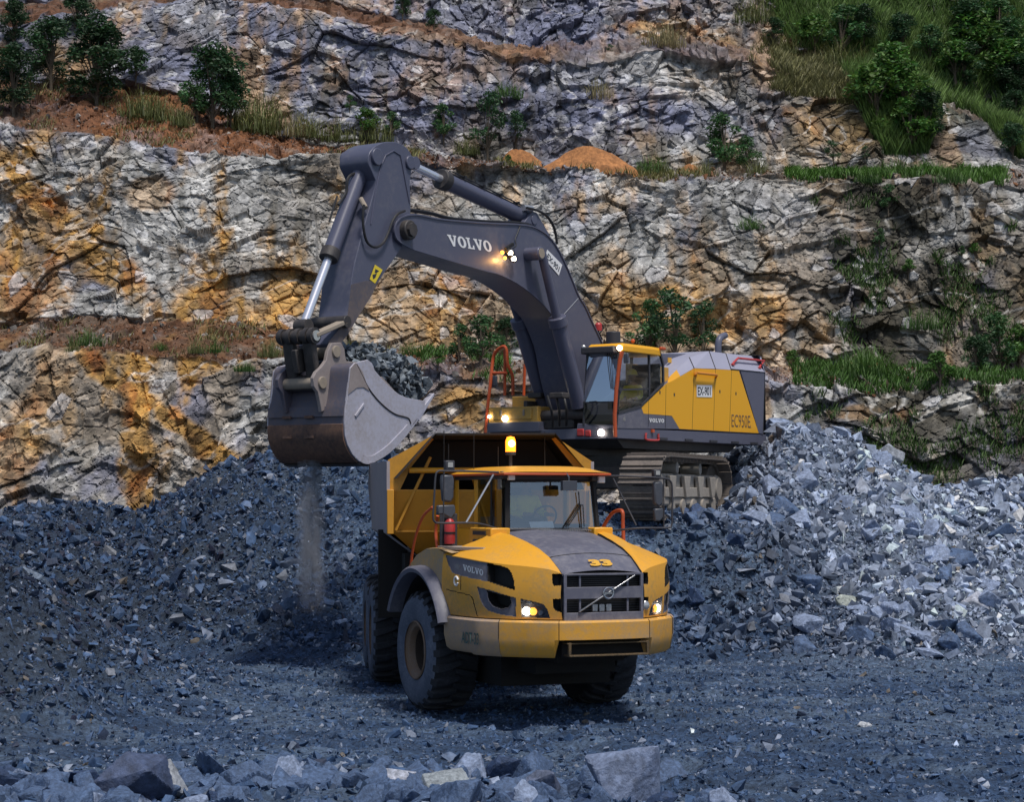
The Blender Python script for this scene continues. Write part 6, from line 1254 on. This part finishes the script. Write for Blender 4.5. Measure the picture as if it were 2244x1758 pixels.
# grass that nobody could count
def scatter_blades(name, mask, n, h, wdt, col, tip, seed, lab, hj=.5):
    r = np.random.default_rng(seed); k = r.choice(np.where(mask.ravel())[0], n); P = np.stack([X0.ravel()[k], Yd.ravel()[k], Zd.ravel()[k]], 1) + r.normal(size=(n, 3)) * np.array([.05, .04, .02])
    az = r.uniform(0, 6.28, n); d = np.stack([np.cos(az), np.sin(az), 0 * az], 1); s_ = np.stack([-d[:, 1], d[:, 0], 0 * az], 1); hh = h * r.uniform(1 - hj, 1 + hj, n)[:, None]; up_ = np.array([[0, 0, 1.]])
    V = np.stack([P - s_ * wdt, P + s_ * wdt, P + d * hh * .25 + up_ * hh * .6 + s_ * wdt * .6, P + d * hh * .55 + up_ * hh], 1); F = (np.arange(n) * 4)[:, None] + np.array([[0, 1, 2, 3]])
    cc = np.stack([np.array(col)[None] * np.ones((n, 1))] * 2 + [np.array(tip)[None] * np.ones((n, 1))] * 2, 1) * r.uniform(.5, 1.5, (n, 1, 1)); o = np_mesh(name, V.reshape(-1, 3), F, M_blade, cc.reshape(-1, 3)); tag(o, lab, "grass", kind="stuff"); return o
LW = 1 - sstep(.3, .8, W0); n_ = fbm(X0 * .8, Z0 * .8, 95, 4); led2 = (SG > 2.9) & (SG < 4.05) & (W0 < .75); led1 = (SG > .93) & (SG < 2.1) & (W0 < .75)
scatter_blades("ledge_grass", led2 & (PX > 1730) & (PX < 2210) & (n_ > .3), 14000, .28, .02, (.025, .075, .01), (.085, .19, .02), 1, "bright green grass strip along the upper right ledge")
scatter_blades("ledge_grass", led1 & (((PX > 1740) & (n_ > .36)) | ((PX > 925) & (PX < 1120) & (n_ > .4))), 15000, .25, .02, (.02, .065, .01), (.07, .16, .02), 2, "green grass strip along the lower ledge")
scatter_blades("ledge_grass", (led2 & (PX < 1730) & (n_ > .52)) | (led1 & (PX < 925) & (n_ > .62)), 9000, .22, .016, (.08, .08, .02), (.20, .19, .06), 3, "sparse dry grass on the brown ledges")
hm = inpoly(PX, PY, [(1650, -60), (2500, -60), (2500, 480), (2250, 350), (2150, 250), (2070, 215), (2040, 330), (1950, 340), (1890, 240), (1850, 130), (1750, 100)])
scatter_blades("hillside_growth", hm & (n_ > .25), 90000, .48, .016, (.03, .08, .015), (.14, .23, .05), 4, "dense low green growth over the upper right hillside")
scatter_blades("hillside_growth", inpoly(PX, PY, [(1680, 60), (1760, 95), (1860, 140), (1930, 240), (1700, 190), (1640, 110)]) & (n_ > .4), 7000, .35, .02, (.10, .10, .035), (.22, .21, .08), 5, "dry olive grass on the slope below the hillside growth")
scatter_blades("hillside_growth", (dkm > .35) & (n_ > .58) & (SG < 3), 8000, .24, .018, (.03, .07, .015), (.08, .15, .03), 6, "thin weeds on the dark weathered wall at right")
# orange soil heaps lying on the upper ledge
M_soil2 = rock_mat("loose_orange_soil", .05, 9., .2)
def heap(cx, cy, wpx, hpx, lab, seed, skew=0):
    p = cliff_pt(cx, cy); k = p[1] / FPX; w = wpx * k / 2; h = hpx * k; n = 60; a, b = np.meshgrid(np.linspace(-1.3, 1.3, n), np.linspace(-1.3, 1.3, n)); rr2 = np.sqrt((a + skew * .3) ** 2 + b ** 2) * (1 + .25 * (fbm(a * 2 + seed, b * 2, seed, 3) - .5))
    z = h * (.5 + .5 * np.cos(np.clip(rr2, 0, 1.25) * math.pi * .8)) * 1.15 * (1 + .25 * (fbm(a * 3, b * 3, seed, 3) - .5)) + .06 * fbm(a * 14, b * 14, seed + 2, 3) - .9 * sstep(.85, 1.3, rr2); V = np.stack([p[0] + a * w, p[1] + b * w * .45 + .1, p[2] + z - .15], -1).reshape(-1, 3); i = np.arange(n * n).reshape(n, n)
    F = np.stack([i[:-1, :-1], i[:-1, 1:], i[1:, 1:], i[1:, :-1]], -1).reshape(-1, 4); c = np.array([.36, .155, .055]) * (.7 + .6 * fbm(a * 8, b * 8, seed + 4, 3)).reshape(-1, 1); o = np_mesh("soil_heap", V, F, M_soil2, c); tag(o, lab, "soil heap")
heap(1275, 376, 250, 62, "large orange soil heap on the upper ledge behind the arm cylinder", 3, -.4); heap(1140, 358, 130, 40, "smaller orange soil heap left of the large one", 5); heap(1515, 388, 90, 34, "small orange soil heap beside the dark green shrub", 7)

# ================================================================ people
M_skin = paint("skin", (.30, .16, .10), .55, amt=.08, bump=0); M_vest = paint("yellow_work_shirt", (.9, .78, .03), .8, dirt=(.5, .42, .05), amt=.25, scale=5, bump=.004); M_hat = paint("yellow_helmet", (.85, .62, .03), .35, amt=.1, bump=0); M_trs = paint("dark_trousers", (.03, .035, .05), .9, amt=.1); M_hair = paint("black_hair", (.01, .01, .01), .6, amt=.05, bump=0)
def skin_obj(name, V, E_, Rr_, mat, parent=None, sub=1):
    me = bpy.data.meshes.new(name); me.from_pydata(V, E_, []); o = bpy.data.objects.new(name, me); COL.objects.link(o); m = o.modifiers.new("skin", 'SKIN'); m.use_smooth_shade = True
    if not me.skin_vertices: pass
    for i, q in enumerate(me.skin_vertices[0].data): q.radius = (Rr_[i], Rr_[i]) if not isinstance(Rr_[i], tuple) else Rr_[i]; q.use_root = (i == 0)
    s = o.modifiers.new("sub", 'SUBSURF'); s.levels = s.render_levels = sub
    dg = bpy.context.evaluated_depsgraph_get(); me2 = bpy.data.meshes.new_from_object(o.evaluated_get(dg)); o.modifiers.clear(); o.data = me2; me2.materials.clear(); me2.materials.append(mat); me2.polygons.foreach_set("use_smooth", [True] * len(me2.polygons)); o.parent = parent; return o
def seated_person(frame, x, y, z, lab, helmet, hands, look=0):
    """pelvis at x,y,z (machine axes, facing +x); hands: list of two targets relative to the pelvis"""
    root = bpy.data.objects.new("person", None); COL.objects.link(root); root.location = frame.M @ Vector((x, y, z)); root.rotation_euler = (0, 0, frame.rz); tag(root, lab, "person")
    V = [(0, 0, .08), (0, 0, .28), (.02, 0, .46), (.03, 0, .57), (.045, 0, .66)]; Rd = [.13, .125, (.16, .115), .052, .055]; Ed = [(0, 1), (1, 2), (2, 3), (3, 4)]
    def ch(start, pts, rs):
        k = start
        for p, r in zip(pts, rs): V.append(p); Rd.append(r); Ed.append((k, len(V) - 1)); k = len(V) - 1
        return k
    for s, hnd in zip((1, -1), hands):
        hx, hy, hz_ = hnd; e = ch(2, [(.02, .18 * s, .47), (.10, .25 * s, .24), (hx - .05, hy, hz_), (hx + .02, hy, hz_)], [.06, .046, .03, .034])
        for k in range(4): ch(e, [(hx + .05, hy + (k - 1.5) * .02, hz_ + .012), (hx + .085 - .004 * abs(k - 1), hy + (k - 1.5) * .022, hz_ - .01), (hx + .08 - .004 * abs(k - 1), hy + (k - 1.5) * .022, hz_ - .035)], [.0095, .009, .008])
        ch(e, [(hx + .02, hy - .035 * s, hz_ + .0), (hx + .05, hy - .05 * s, hz_ - .015)], [.011, .009])
        ch(0, [(.05, .10 * s, .06), (.42, .14 * s, .09), (.50, .15 * s, -.30), (.62, .15 * s, -.36)], [.085, .06, .042, .035])
    body = skin_obj("body", V, Ed, Rd, M_skin, root)
    # head with a face: separate finer surface joined to the neck
    hd = MB(); n = 28; mm = 20; rows2 = []
    for i in range(mm + 1):
        th = math.pi * i / mm; row = []
        for k in range(n):
            a = 2 * math.pi * k / n; cx, cy, cz = math.sin(th) * math.cos(a), math.sin(th) * math.sin(a), math.cos(th); jaw = 1 - .28 * max(0, -cz - .2)
            px_, py_, pz_ = .098 * cx * jaw, .076 * cy * jaw, .118 * cz
            f = max(0, cx) ** 6; px_ += f * (.026 * math.exp(-((cz + .12) / .13) ** 2 - (cy / .16) ** 2) - .010 * math.exp(-((cz - .08) / .09) ** 2) * math.exp(-((abs(cy) - .35) / .16) ** 2) + .008 * math.exp(-((cz + .48) / .07) ** 2 - (cy / .3) ** 2)); row.append((px_, py_, pz_))
        rows2.append(row)
    for i in range(mm + 1): hd.v += [(p[0] + .055, p[1], p[2] + .72) for p in rows2[i]]
    hd.f += [(i * n + k, (i + 1) * n + k, (i + 1) * n + (k + 1) % n, i * n + (k + 1) % n) for i in range(mm) for k in range(n)]
    for s in (1, -1): hd.sphere((.05, .078 * s, .715), .026, 10, (.7, .35, 1.2))
    h_ = hd.build("head", M_skin, root, smooth=60)
    for s in (1, -1): MB().sphere((.132, .030 * s, .732), .011, 10, (.6, 1.2, .8)).build("eye", M_white, h_); MB().sphere((.139, .030 * s, .732), .005, 8).build("pupil", M_hair, h_)
    MB().sphere((.140, 0, .668), .018, 10, (.4, 1.3, .25)).build("mouth", M_red, h_)
    if helmet:
        hm_ = MB(); hm_.lathe([(.155, -.01), (.125, 0), (.122, .04), (.10, .09), (.05, .125), (.0, .135)], (.06, 0, .77), (0, 0, 1), 24); hm_.build("helmet", M_hat, root, smooth=50)
    else: MB().lathe([(.088, -.05), (.098, 0), (.09, .05), (.05, .085), (.0, .095)], (.045, 0, .76), (0, 0, 1), 20).build("hair", M_hair, root, smooth=60)
    Vs = [(0, 0, .05), (0, 0, .28), (.02, 0, .47), (.025, 0, .535)]; Rs = [.155, .15, (.185, .14), .075]; Es = [(0, 1), (1, 2), (2, 3)]
    for s, hnd in zip((1, -1), hands):
        b0 = len(Vs); Vs += [(.02, .19 * s, .47), (.10, .255 * s, .24), (.10 + (hnd[0] - .15) * .6, .255 * s + (hnd[1] - .255 * s) * .6, .24 + (hnd[2] - .24) * .6)]; Rs += [.075, .06, .048]; Es += [(2, b0), (b0, b0 + 1), (b0 + 1, b0 + 2)]
    skin_obj("shirt", Vs, Es, Rs, M_vest, root)
    Vs = [(0, 0, .05)]; Rs = [.16]; Es = []
    for s in (1, -1): b0 = len(Vs); Vs += [(.05, .10 * s, .06), (.42, .14 * s, .09), (.49, .15 * s, -.22)]; Rs += [.10, .075, .06]; Es += [(0, b0), (b0, b0 + 1), (b0 + 1, b0 + 2)]
    skin_obj("trousers", Vs, Es, Rs, M_trs, root); return root
seated_person(FT, -.28, .24, 2.80, "truck driver in a yellow shirt sitting behind the steering wheel of the dump truck", False, [(.74, .14, .22), (.74, -.14, .22)])
seated_person(FE, .15, 1.25, 2.52, "excavator operator in yellow helmet and shirt sitting in the raised cab", True, [(.42, .22, .20), (.42, -.22, .20)])

# ================================================================ dust falling from the bucket
def plume(name, px, py0, py1, wpx, Y, dens, lab, seed):
    d0 = ray(px, py0); d1 = ray(px, py1); a = Vector((0, 0, CAMH)) + d0 * (Y / d0.y); b = Vector((0, 0, CAMH)) + d1 * (Y / d1.y); w = wpx * Y / FPX / 2; mb = MB(); L_n = 14; r = random.Random(seed)
    pts = []; rs = []
    for i in range(L_n + 1): t = i / L_n; pts.append(a * (1 - t) + b * t + Vector((r.uniform(-.04, .04), r.uniform(-.05, .05), 0))); rs.append(w * (.55 + .6 * t + r.uniform(-.08, .08)) * (1 if t < .85 else (1.15 - t) / .3))
    mb.tube(pts, rs, 18); m = bpy.data.materials.new(name); m.use_nodes = True; nt = m.node_tree; N = nt.nodes; L = nt.links; N.clear(); out = N.new("ShaderNodeOutputMaterial"); v = N.new("ShaderNodeVolumePrincipled"); v.inputs["Color"].default_value = (.84, .88, 1.0, 1); v.inputs["Anisotropy"].default_value = .2
    tc = N.new("ShaderNodeTexCoord"); mp = N.new("ShaderNodeMapping"); mp.inputs["Scale"].default_value = (3, 3, .7); L.new(tc.outputs["Object"], mp.inputs[0]); ns = N.new("ShaderNodeTexNoise"); ns.inputs["Scale"].default_value = 1.6; ns.inputs["Detail"].default_value = 5; L.new(mp.outputs[0], ns.inputs["Vector"])
    # fade towards the rim of the falling stream
    sp = N.new("ShaderNodeSeparateXYZ"); L.new(tc.outputs["Object"], sp.inputs[0]); sx = N.new("ShaderNodeMath"); sx.operation = 'SUBTRACT'; sx.inputs[1].default_value = a.x; L.new(sp.outputs[0], sx.inputs[0]); sy = N.new("ShaderNodeMath"); sy.operation = 'SUBTRACT'; sy.inputs[1].default_value = a.y; L.new(sp.outputs[1], sy.inputs[0])
    cv = N.new("ShaderNodeCombineXYZ"); L.new(sx.outputs[0], cv.inputs[0]); L.new(sy.outputs[0], cv.inputs[1]); ln = N.new("ShaderNodeVectorMath"); ln.operation = 'LENGTH'; L.new(cv.outputs[0], ln.inputs[0])
    fo = N.new("ShaderNodeMapRange"); fo.inputs[1].default_value = 0; fo.inputs[2].default_value = w * .95; fo.inputs[3].default_value = 1; fo.inputs[4].default_value = 0; fo.interpolation_type = 'SMOOTHERSTEP'; L.new(ln.outputs["Value"], fo.inputs[0])
    nr = N.new("ShaderNodeMapRange"); nr.inputs[1].default_value = .38; nr.inputs[2].default_value = .68; nr.inputs[3].default_value = 0; nr.inputs[4].default_value = dens; L.new(ns.outputs[0], nr.inputs[0])
    zf_ = N.new("ShaderNodeMapRange"); zf_.inputs[1].default_value = b.z; zf_.inputs[2].default_value = b.z + 1.1; zf_.inputs[3].default_value = 0; zf_.inputs[4].default_value = 1; L.new(sp.outputs[2], zf_.inputs[0])
    m1 = N.new("ShaderNodeMath"); m1.operation = 'MULTIPLY'; L.new(fo.outputs[0], m1.inputs[0]); L.new(nr.outputs[0], m1.inputs[1]); m2 = N.new("ShaderNodeMath"); m2.operation = 'MULTIPLY'; L.new(m1.outputs[0], m2.inputs[0]); L.new(zf_.outputs[0], m2.inputs[1]); L.new(m2.outputs[0], v.inputs["Density"]); L.new(v.outputs[0], out.inputs["Volume"])
    o = mb.build(name, m, None, smooth=60); tag(o, lab, "dust", kind="stuff"); return o
plume("falling_dust", 682, 1012, 1350, 95, 37.9, 11.0, "pale dust streaming down from the underside of the bucket", 1)
plume("falling_dust", 745, 1010, 1300, 90, 38.3, 1.6, "thin veil of dust falling between the bucket and the truck body", 2)

# small stones dropping with the dust
_r = np.random.default_rng(5); n = 150; _t = _r.uniform(0, 1, n); _y = 37.9; _a = Vector((0, 0, CAMH)) + ray(690, 1015) * (_y / ray(690, 1015).y)
_P = np.stack([_a.x + _r.normal(size=n) * (.12 + .22 * _t), _y + _r.normal(size=n) * .22, _a.z - .03 - 2.9 * _t], 1)
tag(rock_cloud("falling_stones", _P, _r.uniform(.008, .032, n), np.array([[.12, .15, .2]]) * _r.lognormal(0, .4, (n, 1)), 6), "small stones dropping out of the bucket within the dust", "stones", kind="stuff")
